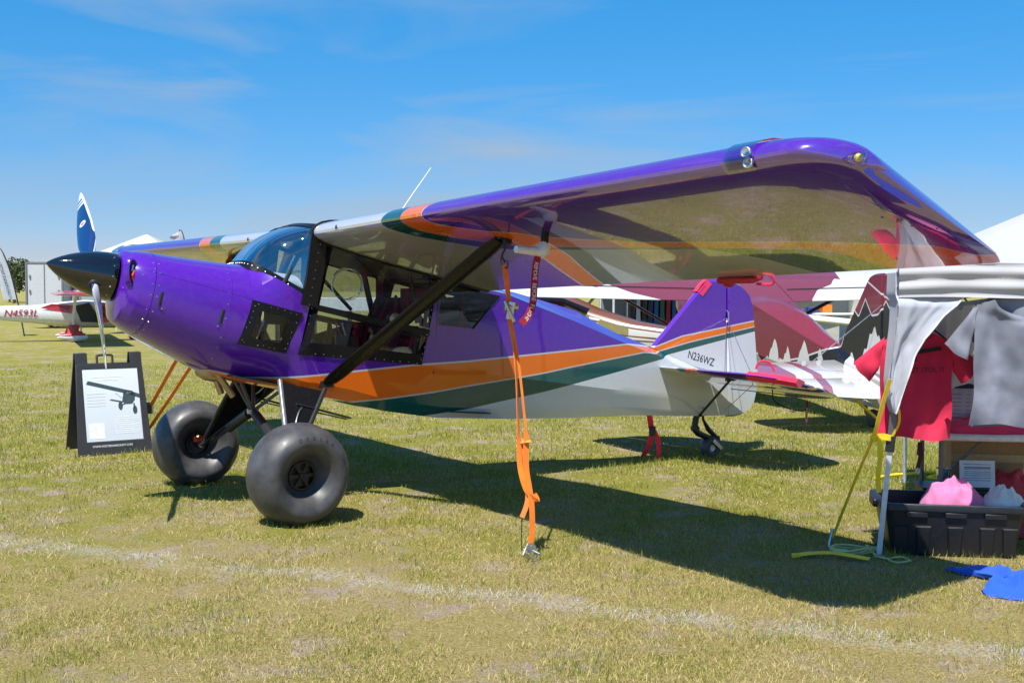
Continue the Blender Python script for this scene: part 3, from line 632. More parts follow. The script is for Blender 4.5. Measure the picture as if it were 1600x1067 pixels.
WP = [(0, .45), (1.88, .45), (1.92, .12), (1.96, .04), (2.02, -.05), (2.1, -.125), (2.31, -.265), (2.49, -.335), (2.64, -.455), (3.19, -.70), (3.9, -.88), (4.24, -.955), (4.49, -1.06), (4.76, -1.18), (4.83, -1.38), (5.2, -1.6)]
WO = [(0, .45), (1.68, .45), (1.715, .10), (1.74, -.11), (1.87, -.263), (2.07, -.427), (2.2, -.534), (2.8, -.72), (3.5, -.895), (3.86, -1.0), (4.1, -1.08), (4.22, -1.2), (4.25, -1.42), (4.3, -1.65), (5.2, -1.9)]
WT = [(0, .45), (1.36, .45), (1.41, .10), (1.58, -.196), (1.73, -.352), (1.91, -.528), (2.2, -.64), (2.8, -.77), (3.2, -.86), (3.5, -.92), (3.7, -1.2), (3.8, -1.65), (5.2, -2)]
def wing_bands(g, x, y, z):
    y = g.math('ABSOLUTE', y); po = g.math('SUBTRACT', x, g.curve(y, WP)); ot = g.math('SUBTRACT', x, g.curve(y, WO)); tw = g.math('SUBTRACT', x, g.curve(y, WT))
    c = g.mix(g.math('GREATER_THAN', tw, 0.), (.50, .51, .53), TEA); c = g.mix(g.math('GREATER_THAN', ot, 0.), c, ORA)
    c = g.mix(g.math('LESS_THAN', g.math('ABSOLUTE', ot), .006), c, PIN)
    c = g.mix(g.math('GREATER_THAN', po, 0.), c, PUR); c = g.mix(g.math('LESS_THAN', g.math('ABSOLUTE', po), .007), c, PIN); return c
wpaint = livery('wing_paint', wing_bands, 2.4, 1., .075)
DIP, DIS = .0224, .009
ys = [.435, .6, .9, 1.3, 1.7, 1.9, 2.1, 2.5, 3.0, 3.5, 4.0, 4.3, 4.5, 4.6, 4.68, 4.75, 4.81, 4.87, 4.92, 4.96, 4.995, 5.02, 5.045, 5.06, 5.07, 5.0745]
for s in (1, -1):
    DI = DIP if s > 0 else DIS
    mb = MB(); rings = [[Vector((p.x, s * p.y, p.z)) for p in wing_ring(y)] for y in ys]; mb.loft(rings, closed=True, caps=True)
    wg = mb.build('wing', wpaint, plane, smooth=30)
    # root fillet strip, LE hole, aileron hinge brackets
    mb = MB(); q = [Vector((p.x, s * (p.y - .012), p.z)) for p in wing_ring(.435)]; mb.tube(q + [q[0]], .016, 6); mb.build('root_seal', black, wg)
    p = Vector((0, .815, ZL + DI * .815)) - CU * .001; mb = MB(); mb.lathe([(.016, 0), (.010, .002), (0, -.004)], (p.x + .004, s * p.y, p.z + .004), (1, 0, .2), 12); mb.build('vent_hole', inner, wg)
    # landing light: clear lens over a bright bay
    mb = MB(); rr_ = []
    for y in np.linspace(4.535, 4.70, 8):
        q = wing_ring(y)[6:16]; rr_.append([Vector((v.x, s * v.y, v.z)) - CU * .011 + CN * (.006 if i < 5 else -.006) for i, v in enumerate(q)])
    mb.loft(rr_, closed=False); ll = mb.build('landing_light', glass('lens', (.72, .80, .84), 3.0), wg)
    mb = MB()
    for k in (0, 1):
        c_ = Vector((-.0, s * (4.665 + .012 * k), ZL + DI * 4.66 + (.02 - .045 * k))) - CU * .001; mb.lathe([(.022, -.01), (.024, .003), (.020, .005), (.016, .0), (0, -.003)], c_, (1, s * .15, .1), 16)
    mb.build('lamp', alu, ll)
    # navigation light on the tip
    mb = MB(); c_ = Vector((-.218, s * 5.056, 2.045)); rr_ = []
    for i in range(9):
        t = math.pi * i / 8; r = math.sin(t); rr_.append([c_ + Vector((-.055 * math.cos(t) - .02 * (i - 4) * 0, 0, .014 * math.cos(t))) + Vector((0, s * .030 * r * math.cos(a), .030 * r * math.sin(a))) for a in np.linspace(0, 2 * math.pi, 12, endpoint=False)])
    mb.loft(rr_); nl = mb.build('navigation_light', glass('nav_lens', (.9, .92, .9), 2.0), wg)
    mb = MB(); mb.lathe([(.016, 0), (.018, .012), (.010, .022), (0, .024)], c_ + Vector((0, s * .002, 0)), (.2, s, .1), 10); mb.build('bulb', plain('yellow_lens', (.75, .62, .05), .3), nl)
    # screws of the tip fairing
    for k_ in range(16):
        t_ = k_ / 15; y_ = 4.50 + .42 * math.sin(t_ * math.pi * .5); x_ = -.16 - 1.05 * t_; q_ = Vector((0, 0, ZL + DI * y_)) + CV * (-x_ / 1.537) - CN * CHORD * .0285 * (1 - .35 * t_); mb = MB(); mb.lathe([(.006, -.001), (.005, .002), (0, .003)], (q_.x, s * y_, q_.z), -CN, 6); mb.build('screw', satin, wg)
    # lift strut, streamlined
    a = Vector((-.107, s * .40, .861)); b = Vector((-.395, s * 2.30, 1.862 - (DIP - DI) * 2.3)); d = (b - a).normalized()
    mb = MB(); mb.tube([a, a + d * .06, a + d * .16, b - d * .14, b - d * .03], [.5, .85, 1, 1, .75], 18, flat=(.062, .025), ref=(1, 0, .28)); sr_ = mb.build('lift_strut', black, plane)
    mb = MB(); mb.box(b + Vector((-.02, 0, .0)), (.05, .03, .09), rot=Matrix.Rotation(R(30) * s, 3, 'X')); mb.lathe([(.012, -.035), (.012, .035)], b, (1, 0, 0), 10); mb.tube([b + Vector((-.02, .02 * s, .02)), b + Vector((-.12, .05 * s, .055))], .008, 6); mb.build('strut_fitting', steel if s < 0 else satin, sr_)
    mb = MB(); mb.box(a + Vector((.0, -.01 * s, -.0)), (.10, .05, .05)); mb.lathe([(.013, -.05), (.013, .05)], a, (1, 0, 0), 10); mb.build('strut_root_fitting', satin, sr_)
DI = DIP
# skylight between the wings
mb = MB(); up_ = wing_ring(.435)[:13][::-1]
mb.loft([[Vector((p.x, y, p.z - .006)) for p in up_] for y in (-.43, -.15, .15, .43)], closed=False); mb.build('skylight', smoke, plane)
mb = MB(); 
for u in (.12, .45): q = Vector((0, 0, ZL)) + CV * u + CN * .10; mb.tube([q + Vector((0, -.42, 0)), q + Vector((0, .42, 0))], .022, 8)
mb.build('spar_carry_through', satin, plane)
mb = MB(); mb.tube([(-.86, .1, 2.09), (-.90, .1, 2.16), (-1.02, .1, 2.32), (-1.20, .1, 2.55)], [.012, .0065, .0055, .004], 8); mb.build('whip_antenna', whitep, plane)

# ------------------------------------------------------------------ tail
mb = MB(); FN = [(-3.60, 1.035), (-3.68, 1.03), (-4.378, 1.644), (-4.50, 1.662), (-4.662, 1.664), (-4.69, .30), (-4.3, .45), (-3.8, .9)]
FNo = [(-3.60, 1.035), (-3.68, 1.03), (-4.33, 1.602), (-4.385, 1.640), (-4.45, 1.657), (-4.55, 1.664), (-4.668, 1.664), (-4.668, .70), (-4.2, .80)]
def slab(name, poly, t, par, edge=.35, mat=paint):
    """symmetrical slab that thins towards its outline"""
    m = MB(); q = inset2(poly, .018); n = len(poly)
    vs = [(a, 0, b) for a, b in poly] + [(a, t / 2, b) for a, b in q] + [(a, -t / 2, b) for a, b in q]; fs = []
    for k in range(n): j = (k + 1) % n; fs += [(k, j, n + j, n + k), (j, k, 2 * n + k, 2 * n + j)]
    fs += [tuple(range(n, 2 * n)), tuple(range(3 * n - 1, 2 * n - 1, -1))]; m.add(vs, fs); return m.build(name, mat, par, smooth=40)
def inset2(poly, d):
    n = len(poly); out = []; ar = sum(a[0] * b[1] - b[0] * a[1] for a, b in zip(poly, poly[1:] + poly[:1])); sg = 1 if ar > 0 else -1
    for i in range(n):
        p0, p1, p2_ = Vector(poly[i - 1]), Vector(poly[i]), Vector(poly[(i + 1) % n]); e0 = (p1 - p0).normalized(); e1 = (p2_ - p1).normalized()
        n0 = Vector((-e0.y, e0.x)) * sg; n1 = Vector((-e1.y, e1.x)) * sg; m = (n0 + n1); m = m / max(m.dot(n0), .5); out.append(tuple(p1 + m * d))
    return out
fin = slab('fin', FNo, .07, plane)
RD = [(-4.68, 1.66), (-4.76, 1.652), (-4.871, 1.613), (-4.96, 1.555), (-5.011, 1.503), (-5.055, 1.40), (-5.078, 1.222), (-5.128, .727), (-5.111, .517), (-5.08, .42), (-5.036, .357), (-4.98, .318), (-4.924, .298), (-4.78, .285), (-4.68, .29)]
rud = slab('rudder', RD, .06, plane)
text('N236WZ', .108, plain('black_vinyl', (.02, .02, .022), .35), 'registration', fin, basis((-4.305, .0362, .886), (-.962, 0, -.268), (-.25, 0, .97)), .0006, .86)
def stab_bands(g, x, y, z):
    y = g.math('ABSOLUTE', y); c = g.mix(g.math('GREATER_THAN', y, .335), WHI, TEA); c = g.mix(g.math('GREATER_THAN', y, .43), c, ORA); c = g.mix(g.math('GREATER_THAN', y, .565), c, PUR)
    return g.mix(g.math('LESS_THAN', g.math('ABSOLUTE', g.math('SUBTRACT', y, .565)), .008), c, PIN)
spaint = livery('stabilizer_paint', stab_bands)
SO = [(-3.665, .05), (-3.69, .35), (-3.725, .75), (-3.75, 1.0), (-3.80, 1.24), (-3.88, 1.36), (-4.04, 1.425), (-4.24, 1.432), (-4.41, 1.41)]
EO = [(-4.42, .05), (-4.42, 1.408), (-4.60, 1.375), (-4.74, 1.32), (-4.86, 1.24), (-5.00, 1.09), (-5.07, .95), (-5.12, .75), (-5.20, .45), (-5.19, .26), (-5.0, .14), (-4.75, .10)]
for s in (1, -1):
    for nm, poly in (('stabilizer', SO + [(-4.41, .05)]), ('elevator', EO)):
        m = MB(); q = inset2(poly, .05); n = len(poly); H_ = lambda a: .82 + .22 * (a + 3.73)
        vs = [(a, s * b, H_(a)) for a, b in poly] + [(a, s * b, H_(a) + .02) for a, b in q] + [(a, s * b, H_(a) - .02) for a, b in q]; fs = []
        for k in range(n): j = (k + 1) % n; fs += [(k, j, n + j, n + k), (j, k, 2 * n + k, 2 * n + j)]
        fs += [tuple(range(n, 2 * n)), tuple(range(3 * n - 1, 2 * n - 1, -1))]; m.add(vs, fs); m.build(nm, spaint, plane, smooth=40)
    mb = MB(); a = Vector((-4.29, s * .03, .33)); b = Vector((-4.03, s * .70, .735)); mb.tube([a, b], .012, 8); mb.lathe([(.016, -.02), (.016, .02)], a, (1, 0, 0), 8); mb.box(b, (.12, .03, .03)); mb.build('tail_strut', satin, plane)
    mb = MB(); mb.tube([(-4.663, s * .03, 1.28), (-4.30, s * .74, .71)], .003, 5); mb.tube([(-4.663, s * .03, 1.28), (-3.95, s * .70, .785)], .003, 5); mb.tube([(-4.30, s * .74, .69), (-4.66, s * .02, .36)], .003, 5); mb.build('brace_wire', alu, plane)
    mb = MB(); mb.tube([(-4.663, s * .02, 1.36), (-4.663, s * .055, 1.34), (-4.663, s * .055, 1.24)], .007, 6); mb.build('wire_fitting', steel, plane)
    mb = MB(); mb.tube(smooth([(-4.42, s * .85, .63), (-4.46, s * .84, .52), (-4.5, s * .98, .46), (-4.55, s * 1.12, .45), (-4.57, s * 1.14, .53)]), .006, 6); mb.tube([(-4.45, s * .3, .60), (-4.46, s * 1.12, .585)], .005, 6); mb.build('control_lock_rod', satin, plane)
# tail wheel
mb = MB(); mb.tube([(-4.28, 0, .325), (-4.26, 0, .25), (-4.255, 0, .19), (-4.30, 0, .15), (-4.42, 0, .10), (-4.55, 0, .06)], [.03, .032, .034, .032, .03, .028], 10); mb.tube([(-4.36, 0, .38), (-4.37, 0, .28), (-4.44, 0, .18), (-4.56, 0, .08)], [.012, .012, .026, .024], 8); mb.lathe([(.03, -.035), (.03, .035)], (-4.26, 0, .20), (0, 1, 0), 12); mb.tube([(-4.30, .09, .40), (-4.36, 0, .40), (-4.42, -.09, .40)], .006, 6); ts = mb.build('tail_spring', satin, plane)
mb = MB(); mb.lathe([(.03, -.03), (.034, .0), (.03, .10)], (-4.575, 0, .0), (.15, 0, 1), 12); fk = mb.build('steering_head', satin, plane)
for s in (1, -1):
    mb = MB(); mb.box((-4.52, s * .052, .025), (.15, .008, .035), rot=Matrix.Rotation(R(-38), 3, 'Y')); mb.build('fork_blade', alu, fk)
rub = G('tyre_rubber', .5); o = rub.obj(); tn = rub.noise(o, 7, 5, .65); rub.col(rub.mix(rub.rng(tn, .35, .72), (.040, .040, .044), (.095, .090, .090))); rub.put(rub.p.inputs['Roughness'], rub.rng(rub.noise(o, 16, 4), .3, .7, .34, .52)); rub.bump(rub.noise(o, 60, 3), .05, .004); rub = rub.m
mb = MB(); mb.lathe([(.045, -.045), (.075, -.05), (.100, -.042), (.112, -.022), (.114, 0), (.112, .022), (.100, .042), (.075, .05), (.045, .045), (.03, .02), (.03, -.02)], (-4.471, 0, -.004), (0, 1, 0), 36, closed=True); tw_ = mb.build('tail_wheel', rub, plane, smooth=60)
mb = MB(); mb.lathe([(.0, -.03), (.045, -.032), (.05, -.02), (.05, .02), (.045, .032), (0, .03)], (-4.471, 0, -.004), (0, 1, 0), 20); mb.build('hub', alu, tw_)

# ------------------------------------------------------------------ main gear
XW, YW, ZA = .397, 1.007, .315
rimk = plain('black_anodised', (.006, .006, .007), .35)
def main_wheel(s):
    RO = .350; prof = [(.088, -.02), (.094, -.045), (.114, -.08), (.142, -.122), (.176, -.162), (.212, -.186), (.248, -.191), (.28, -.174), (.308, -.140), (.332, -.098), (.345, -.05), (RO, 0)]
    prof = prof + [(r, -h) for r, h in prof[-2::-1]]
    mb = MB(); mb.lathe(prof, (0, 0, 0), (0, 1, 0), 72); ob = mb.build('tyre', rub, plane, smooth=60)
    for v in ob.data.vertices:
        if v.co.z < -.2:                       # the soft tyre squats on the turf
            lim = -ZA + .0; k = (-.2 - v.co.z) / .15; v.co.y *= 1 + .10 * k
            if v.co.z < lim: v.co.z = lim + (v.co.z - lim) * .12
    ob.location = (XW, s * YW, ZA); ob.rotation_euler = (R(-2.0) * s, 0, R(2) * s)
    mb = MB(); mb.lathe([(.098, -.045), (.096, -.062), (.086, -.062), (.08, -.02), (.08, .02), (.086, .062), (.096, .062), (.098, .045)], (0, 0, 0), (0, 1, 0), 36, closed=True); rim = mb.build('rim', rimk, ob)
    for k in range(6):
        a = 2 * math.pi * k / 6; d = Vector((math.cos(a), 0, math.sin(a))); mb = MB(); mb.ribbon([d * .02 + Vector((0, s * .05, 0)), d * .05 + Vector((0, s * .056, 0)), d * .084 + Vector((0, s * .05, 0))], .026, .014, ref=(-d.z, 0, d.x)); mb.build('spoke', rimk, rim)
    mb = MB(); mb.lathe([(.028, -.1), (.028, .05), (.02, .064), (0, .066)], (0, 0, 0), (0, s, 0), 18); mb.build('hub_cap', rimk, rim)
    mb = MB(); mb.lathe([(.066, -.05), (.066, -.045)], (0, 0, 0), (0, s, 0), 24); mb.build('brake_disc', satin, rim)
    mb = MB(); mb.box((.02, -s * .10, .045), (.07, .05, .05)); mb.build('brake_caliper', redp, rim, bevel=.005)
    mb = MB(); mb.tube([(.01, -s * .115, .03), (.03, -s * .15, .07)], .010, 8); mb.lathe([(.012, 0), (.012, .02)], (-.03, -s * .12, .04), (0, -s, 0), 8); mb.build('brake_fitting', plain('brass', (.6, .42, .12), .3, 1.), rim)
    # moulded sidewall lettering
    for i, ch in enumerate('DESSER'):
        a = R(106 - i * 10.5); r = .268
        if s < 0: continue
        c_ = Vector((-math.cos(a) * r, s * .1848, math.sin(a) * r)); t = text(ch, .034, rub, 'sidewall_letter', ob, basis(c_, (-math.cos(a - math.pi / 2) , 0, math.sin(a - math.pi / 2)), (-math.cos(a), .45 * s * -1, math.sin(a))), .0012)
    for i, ch in enumerate('AIR'):
        a = R(24 - i * 10.5); r = .268
        if s < 0: continue
        c_ = Vector((-math.cos(a) * r, s * .1848, math.sin(a) * r)); t = text(ch, .034, rub, 'sidewall_letter', ob, basis(c_, (-math.cos(a - math.pi / 2), 0, math.sin(a - math.pi / 2)), (-math.cos(a), .45 * s * -1, math.sin(a))), .0012)
for s in (1, -1):
    main_wheel(s)
    f0, b0 = Vector((.262, s * .405, .905)), Vector((-.09, s * .405, .825)); hb = Vector((XW, s * (YW - .13), ZA)); 
    lg = MB(); lg.tube([f0, f0.lerp(hb, .9)], .019, 10, flat=(1.0, 1.0)); lf = lg.build('gear_leg', plain('grey_gear_tube', (.20, .21, .23), .3, .3, coat=.6) if s > 0 else satin, plane)
    mb = MB(); mb.tube([b0, b0.lerp(hb, .93), hb], .019, 10); mb.build('gear_leg', satin, plane)
    mb = MB(); q = [f0.lerp(hb, .03), b0.lerp(hb, .03), b0.lerp(hb, .93), f0.lerp(hb, .90)]; nn = (q[1] - q[0]).cross(q[2] - q[0]).normalized() * .006
    mb.add([p - nn for p in q] + [p + nn for p in q], [(3, 2, 1, 0), (4, 5, 6, 7), (0, 1, 5, 4), (1, 2, 6, 5), (2, 3, 7, 6), (3, 0, 4, 7)]); mb.build('gear_fairing', black, plane)
    mb = MB(); mb.tube(smooth([b0.lerp(f0, .3) + Vector((0, s * .02, -.03)), b0.lerp(f0, .42) + Vector((.03, s * .08, -.12)), b0.lerp(f0, .55).lerp(hb, .35) + Vector((0, s * .02, 0)), b0.lerp(f0, .7).lerp(hb, .8)]), .005, 6); mb.build('brake_line', alu, lf)
    # axle stub and shock strut
    mb = MB(); mb.tube([hb, Vector((XW, s * (YW + .02), ZA))], .022, 10); mb.build('axle', steel, plane)
    V = Vector((.308, 0, .655)); e = Vector((XW - .06, s * (YW - .16), ZA + .02)); d = (e - V).normalized(); ln_ = (e - V).length
    mb = MB(); mb.tube([V + Vector((0, s * .02, 0)), V + d * .10], .018, 10); mb.tube([V + d * .07, V + d * (ln_ * .52)], .037, 16); mb.tube([V + d * (ln_ * .50), V + d * (ln_ * .56)], [.037, .022], 14); mb.build('shock_absorber', satin, plane)
    mb = MB(); mb.tube([V + d * (ln_ * .52), e], .017, 10); mb.build('shock_piston', steel if s > 0 else satin, plane)
    mb = MB(); mb.tube([(.42, s * .06, .885), V + Vector((.01, s * .012, .01))], .014, 8); mb.tube([(.17, s * .33, .86), V + Vector((-.01, s * .012, .01))], .014, 8); mb.build('cabane_tube', plain('grey_cabane', (.07, .075, .09), .4, coat=.2), plane)
    # perforated cabin step
    a, b = Vector((.19, s * .50, .735)), Vector((-.24, s * .50, .612)); mb = MB()
    for k in (-1, 1): mb.tube([a + Vector((0, k * .035, .008)), b + Vector((0, k * .025, 0))], .008, 6)
    for k in range(12): p = a.lerp(b, k / 11); mb.tube([p + Vector((0, -.035, 0)), p + Vector((0, .035, 0))], .005, 6)
    mb.tube([a.lerp(b, .35), Vector((.02, s * .40, .80))], .012, 8); mb.tube([a.lerp(b, .35) + Vector((0, 0, -.02)), a.lerp(b, .95) + Vector((0, 0, -.015))], .006, 6); mb.build('cabin_step', satin, plane)
mb = MB(); mb.lathe([(.02, -.04), (.028, -.02), (.028, .02), (.02, .04)], (.308, 0, .655), (1, 0, 0), 12); mb.build('cabane_joint', steel, plane)
# exhaust
exm = plain('exhaust_steel', (.42, .34, .25), .35, .9, vs=9)
mb = MB(); mb.lathe([(.0, -.10), (.045, -.09), (.062, -.04), (.066, .02), (.05, .08), (.03, .10), (0, .10)], (.66, .06, .965), (.8, -.15, .25), 18); ex = mb.build('exhaust_collector', exm, plane)
for a, b in (((.62, .03, .96), (.56, .03, .80)), ((.64, .12, .98), (.505, .12, .785))):
    mb = MB(); mb.lathe([(.024, 0), (.024, 1), (.020, 1), (.020, .3)], a, Vector(b) - Vector(a), 14); 
    l_ = (Vector(b) - Vector(a)).length; u_, w_, a_ = frame(Vector(b) - Vector(a))
    mb = MB(); mb.lathe([(.024, 0), (.024, l_), (.020, l_), (.020, l_ * .4)], a, Vector(b) - Vector(a), 14); mb.build('exhaust_pipe', exm, ex)

# ------------------------------------------------------------------ covers, locks and tie-downs on the airplane
ribr = cloth('red_streamer', (.34, .008, .025)); wpl = plain('white_plastic', (.72, .73, .76), .45); pinkr = cloth('pink_red_webbing', (.72, .02, .08)); orw = cloth('orange_webbing', (.85, .20, .012), var=.15)
mb = MB(); mb.tube([(-.378, 2.76, 1.895), (-.366, 2.76, 1.80), (-.362, 2.76, 1.765)], 1, 12, flat=(.028, .012), ref=(1, 0, 0)); mb.build('pitot_mast', black, plane)
pc = thing('pitot_cover', 'white plastic L-shaped pitot cover under the purple wing with a long red streamer', 'pitot cover', mat=AM)
mb = MB(); mb.tube([(-.375, 2.76, 1.80), (-.355, 2.76, 1.77), (-.325, 2.76, 1.745)], [.034, .045, .036], 12); mb.tube([(-.34, 2.76, 1.757), (-.24, 2.76, 1.762), (-.165, 2.76, 1.768)], [.03, .022, .021], 12); mb.build('cover', wpl, pc, smooth=60)
sp_ = smooth([(-.315, 2.765, 1.73), (-.295, 2.77, 1.66), (-.285, 2.77, 1.56), (-.275, 2.77, 1.46), (-.245, 2.765, 1.39), (-.20, 2.76, 1.345)], 6)
mb = MB(); mb.ribbon(sp_, .043, .003, ref=(.9, -.2, .25)); mb.build('streamer', ribr, pc)
ltm = plain('white_print', (.75, .72, .72), .8); msg = 'REMOVE BEFORE FLIGHT'; L_ = [0]
for a, b in zip(sp_, sp_[1:]): L_.append(L_[-1] + (b - a).length)
for i, ch in enumerate(msg):
    if ch == ' ': continue
    d_ = .045 + i * (L_[-1] - .07) / len(msg); k = max(j for j in range(len(L_)) if L_[j] <= d_); p = sp_[k].lerp(sp_[min(k + 1, len(sp_) - 1)], (d_ - L_[k]) / max(1e-6, L_[min(k + 1, len(L_) - 1)] - L_[k])); t_ = (sp_[min(k + 1, len(sp_) - 1)] - sp_[k]).normalized()
    u_ = Vector((.9, -.2, .25)); u_ = (u_ - t_ * u_.dot(t_)).normalized(); nrm = t_.cross(u_); nrm = nrm if nrm.y > 0 else -nrm
    text(ch, .034, ltm, 'letter', pc, basis(p + nrm * .0025, t_, nrm.cross(t_)), .0003)
# near tie-down strap: hook on the strut, ratchet, webbing, loop, ground anchor
hk = AM @ Vector((-.40, 2.285, 1.83)); an = Vector((.115, 6.50, 0.02))
td = thing('tie_down_strap', 'long orange ratchet strap hanging from the black wing strut to a steel ground anchor', 'tie-down strap', an)
def W2(p): return Vector(p) - an
P_ = lambda t, dx=0, dy=0, dz=0: hk.lerp(an, t) + Vector((dx, dy, dz)) - an
mb = MB(); mb.tube(smooth([P_(0, 0, 0, -.005), P_(.02, .012), P_(.045, -.012), P_(.065, .008)]), .007, 8); mb.tube(smooth([P_(.05, -.02), P_(.075, -.015), P_(.085, .015), P_(.06, .02)]), .004, 6); mb.build('hook', satin, td)
mb = MB(); mb.ribbon([P_(.075), P_(.13, .004), P_(.20, .006)], .034, .004, ref=[(.8, .5, 0)] * 3); mb.build('webbing', orw, td)
mb = MB(); q = P_(.225, .012, -.01); mb.box(q + Vector((0, 0, .0)), (.042, .035, .11), rot=Matrix.Rotation(R(10), 3, 'Y')); mb.tube([q + Vector((-.035, -.03, .06)), q + Vector((.02, -.035, -.07))], .012, 8); mb.lathe([(.022, -.045), (.022, .045)], q + Vector((0, 0, .02)), (1, .4, 0), 14); mb.build('ratchet', steel, td, bevel=.004)
tw1 = smooth([P_(.25), P_(.34, .012), P_(.45, .008), P_(.58, -.005), P_(.66, -.012), P_(.735, -.018), P_(.80, .004), P_(.825, .035), P_(.835, .065), P_(.815, .05)], 5)
mb = MB(); mb.ribbon(tw1, .032, .004, ref=[(math.cos(.4 + .9 * math.sin(i * .14)), math.sin(.4 + .9 * math.sin(i * .14)), 0) for i in range(len(tw1))]); mb.build('webbing', orw, td)
tw2 = smooth([P_(.26, .01, .01), P_(.4, .03), P_(.55, .035), P_(.645, .035), P_(.66, .03), P_(.74, .018), P_(.84, .03), P_(.93, .018), P_(.97, .0)], 5)
mb = MB(); mb.ribbon(tw2, [.015] * 14 + [.035] * (len(tw2) - 14), .004, ref=[(.85, .45, 0)] * len(tw2)); mb.build('webbing', orw, td)
mb = MB(); mb.ribbon(smooth([P_(.652, -.0, .02), P_(.655, .03, 0, .012), P_(.648, .06, 0)]), .04, .005, ref=(0, 1, .3)); mb.ribbon(smooth([P_(.66, .005, .02), P_(.75, .0, .02), P_(.83, .01, .02), P_(.89, -.035, .01)]), .030, .004, ref=(.9, .3, 0)); mb.build('loose_end', cloth('pale_orange_webbing', (.80, .26, .06)), td)  # loose end in a paler orange than the other webbing
mb = MB(); mb.tube(smooth([P_(.89, -.035, 0), P_(.95, -.05, -.01), P_(1.0, -.055, -.02, .02)]), .003, 5); mb.build('cord', satin, td)
mb = MB(); mb.tube([P_(.955, .005), P_(.985, -.03), P_(1.0, -.05, -.05)], .004, 6); mb.build('cord', whitep, td)
mb = MB(); mb.tube(smooth([P_(.965, -.01), P_(.985, .012), P_(.995, -.012), P_(1.0, .0, 0, .02)]), .006, 8); mb.build('snap_hook', steel, td)
ga = thing('ground_anchor', 'steel screw-in ground anchor with bent rods at the foot of the orange strap', 'ground anchor', an)
mb = MB(); mb.tube([(0, 0, .045), (0.01, -.01, -.06)], .011, 8); mb.lathe([(.03, -.004), (.03, .004)], (0, 0, .03), (0, 1, 0), 14); mb.build('post', steel, ga)
for pts in ([(-.05, .02, .02), (0, 0, .022), (.055, -.04, .005)], [(.055, -.04, .008), (.035, -.08, .006), (.015, -.11, -.005)], [(-.03, -.03, .01), (0, -.11, .0), (.012, -.15, -.01)]):
    mb = MB(); mb.tube(pts, .005, 6); mb.build('rod', alu, ga)
# far strap
hk2 = AM @ Vector((-.40, -2.285, 1.82)); an2 = Vector((-4.10, 11.9, gz(0, 11.9))); f2 = thing('tie_down_strap', 'orange tie-down strap of the far wing seen beyond the left tyre', 'tie-down strap', an2)
mb = MB(); mb.ribbon([hk2 - an2, (hk2 - an2) * .5, Vector((0, 0, 0))], .036, .004, ref=(1, .2, 0)); mb.ribbon([hk2 - an2 + Vector((.05, 0, 0)), (hk2 - an2) * .62 + Vector((.20, .02, 0)), (hk2 - an2) * .3 + Vector((.16, 0, 0)), Vector((.10, 0, 0))], .034, .004, ref=(1, .2, 0)); mb.build('webbing', orw, f2)
mb = MB(); q = (hk2 - an2) * .22; mb.box(q, (.07, .05, .12)); mb.build('ratchet', steel, f2, bevel=.004)
# tail tie-down
tp = AM @ Vector((-3.62, .04, .40)); ta = Vector((1.33, 10.80, gz(0, 10.8))); t3 = thing('tie_down_strap', 'short pink-red tie-down strap under the tail with a hanging loop', 'tie-down strap', ta)
q = tp - ta; mb = MB(); mb.ribbon([q, q * .72 + Vector((.02, 0, 0)), q * .6 + Vector((.03, 0, 0)), q * .3 + Vector((-.0, 0, 0)), Vector((-.05, 0, .04))], .055, .004, ref=(1, .3, 0)); mb.ribbon([q * .7 + Vector((.03, -.01, 0)), q * .45 + Vector((.09, -.01, 0)), q * .15 + Vector((.10, -.01, 0)), q * .05 + Vector((.09, 0, 0))], .045, .004, ref=(1, .3, 0)); mb.build('webbing', pinkr, t3)
mb = MB(); mb.box(q * .62 + Vector((.03, -.02, 0)), (.06, .05, .09)); mb.tube([(-.05, 0, .05), (-.08, -.02, -.02)], .006, 6); mb.build('buckle', satin, t3, bevel=.004)
mb = MB(); mb.lathe([(.03, 0), (.035, .02), (.02, .05)], q + Vector((0, 0, -.02)), (.3, 0, 1), 10); mb.build('hook', pinkr, t3)
# gust locks
def lock(name, label, fn):
    t = thing(name, label, 'gust lock', mat=AM); fn(t); return t
def l1(t):
    mb = MB(); mb.box((-1.55, 3.16, 1.60), (.10, .30, .035), rot=Matrix.Rotation(R(15), 3, 'Y')); mb.lathe([(.05, -.02), (.05, .02)], (-1.57, 3.05, 1.60), (0, 1, 0), 14); mb.build('clamp', plain('red_plastic', (.50, .012, .03), .35), t, bevel=.01)
    mb = MB(); mb.tube(smooth([(-1.56, 3.27, 1.62), (-1.60, 3.36, 1.63), (-1.62, 3.36, 1.57), (-1.58, 3.27, 1.57)]), .008, 6); mb.build('loop', pinkr, t)
lock('gust_lock', 'red aileron gust lock clamped on the trailing edge of the near purple wing', l1)
def l2(t):
    a, b = Vector((-4.40, 0, 1.650)), Vector((-4.27, 0, 1.535)); mb = MB()
    mb.ribbon([a + Vector((.01, 0, .012)), a.lerp(b, .5) + Vector((.015, 0, .02)), b + Vector((.012, 0, .012))], .05, .008, ref=(0, 1, 0)); 
    for s in (1, -1): mb.add([a + Vector((.01, s * .03, .01)), b + Vector((.012, s * .03, .01)), b + Vector((-.05, s * .042, -.035)), a + Vector((-.045, s * .042, -.03))], [(0, 1, 2, 3)])
    mb.build('sleeve', pinkr, t, smooth=0)
lock('fin_cover', 'pink-red fabric sleeve on the leading edge of the purple fin', l2)['category'] = 'fin cover'
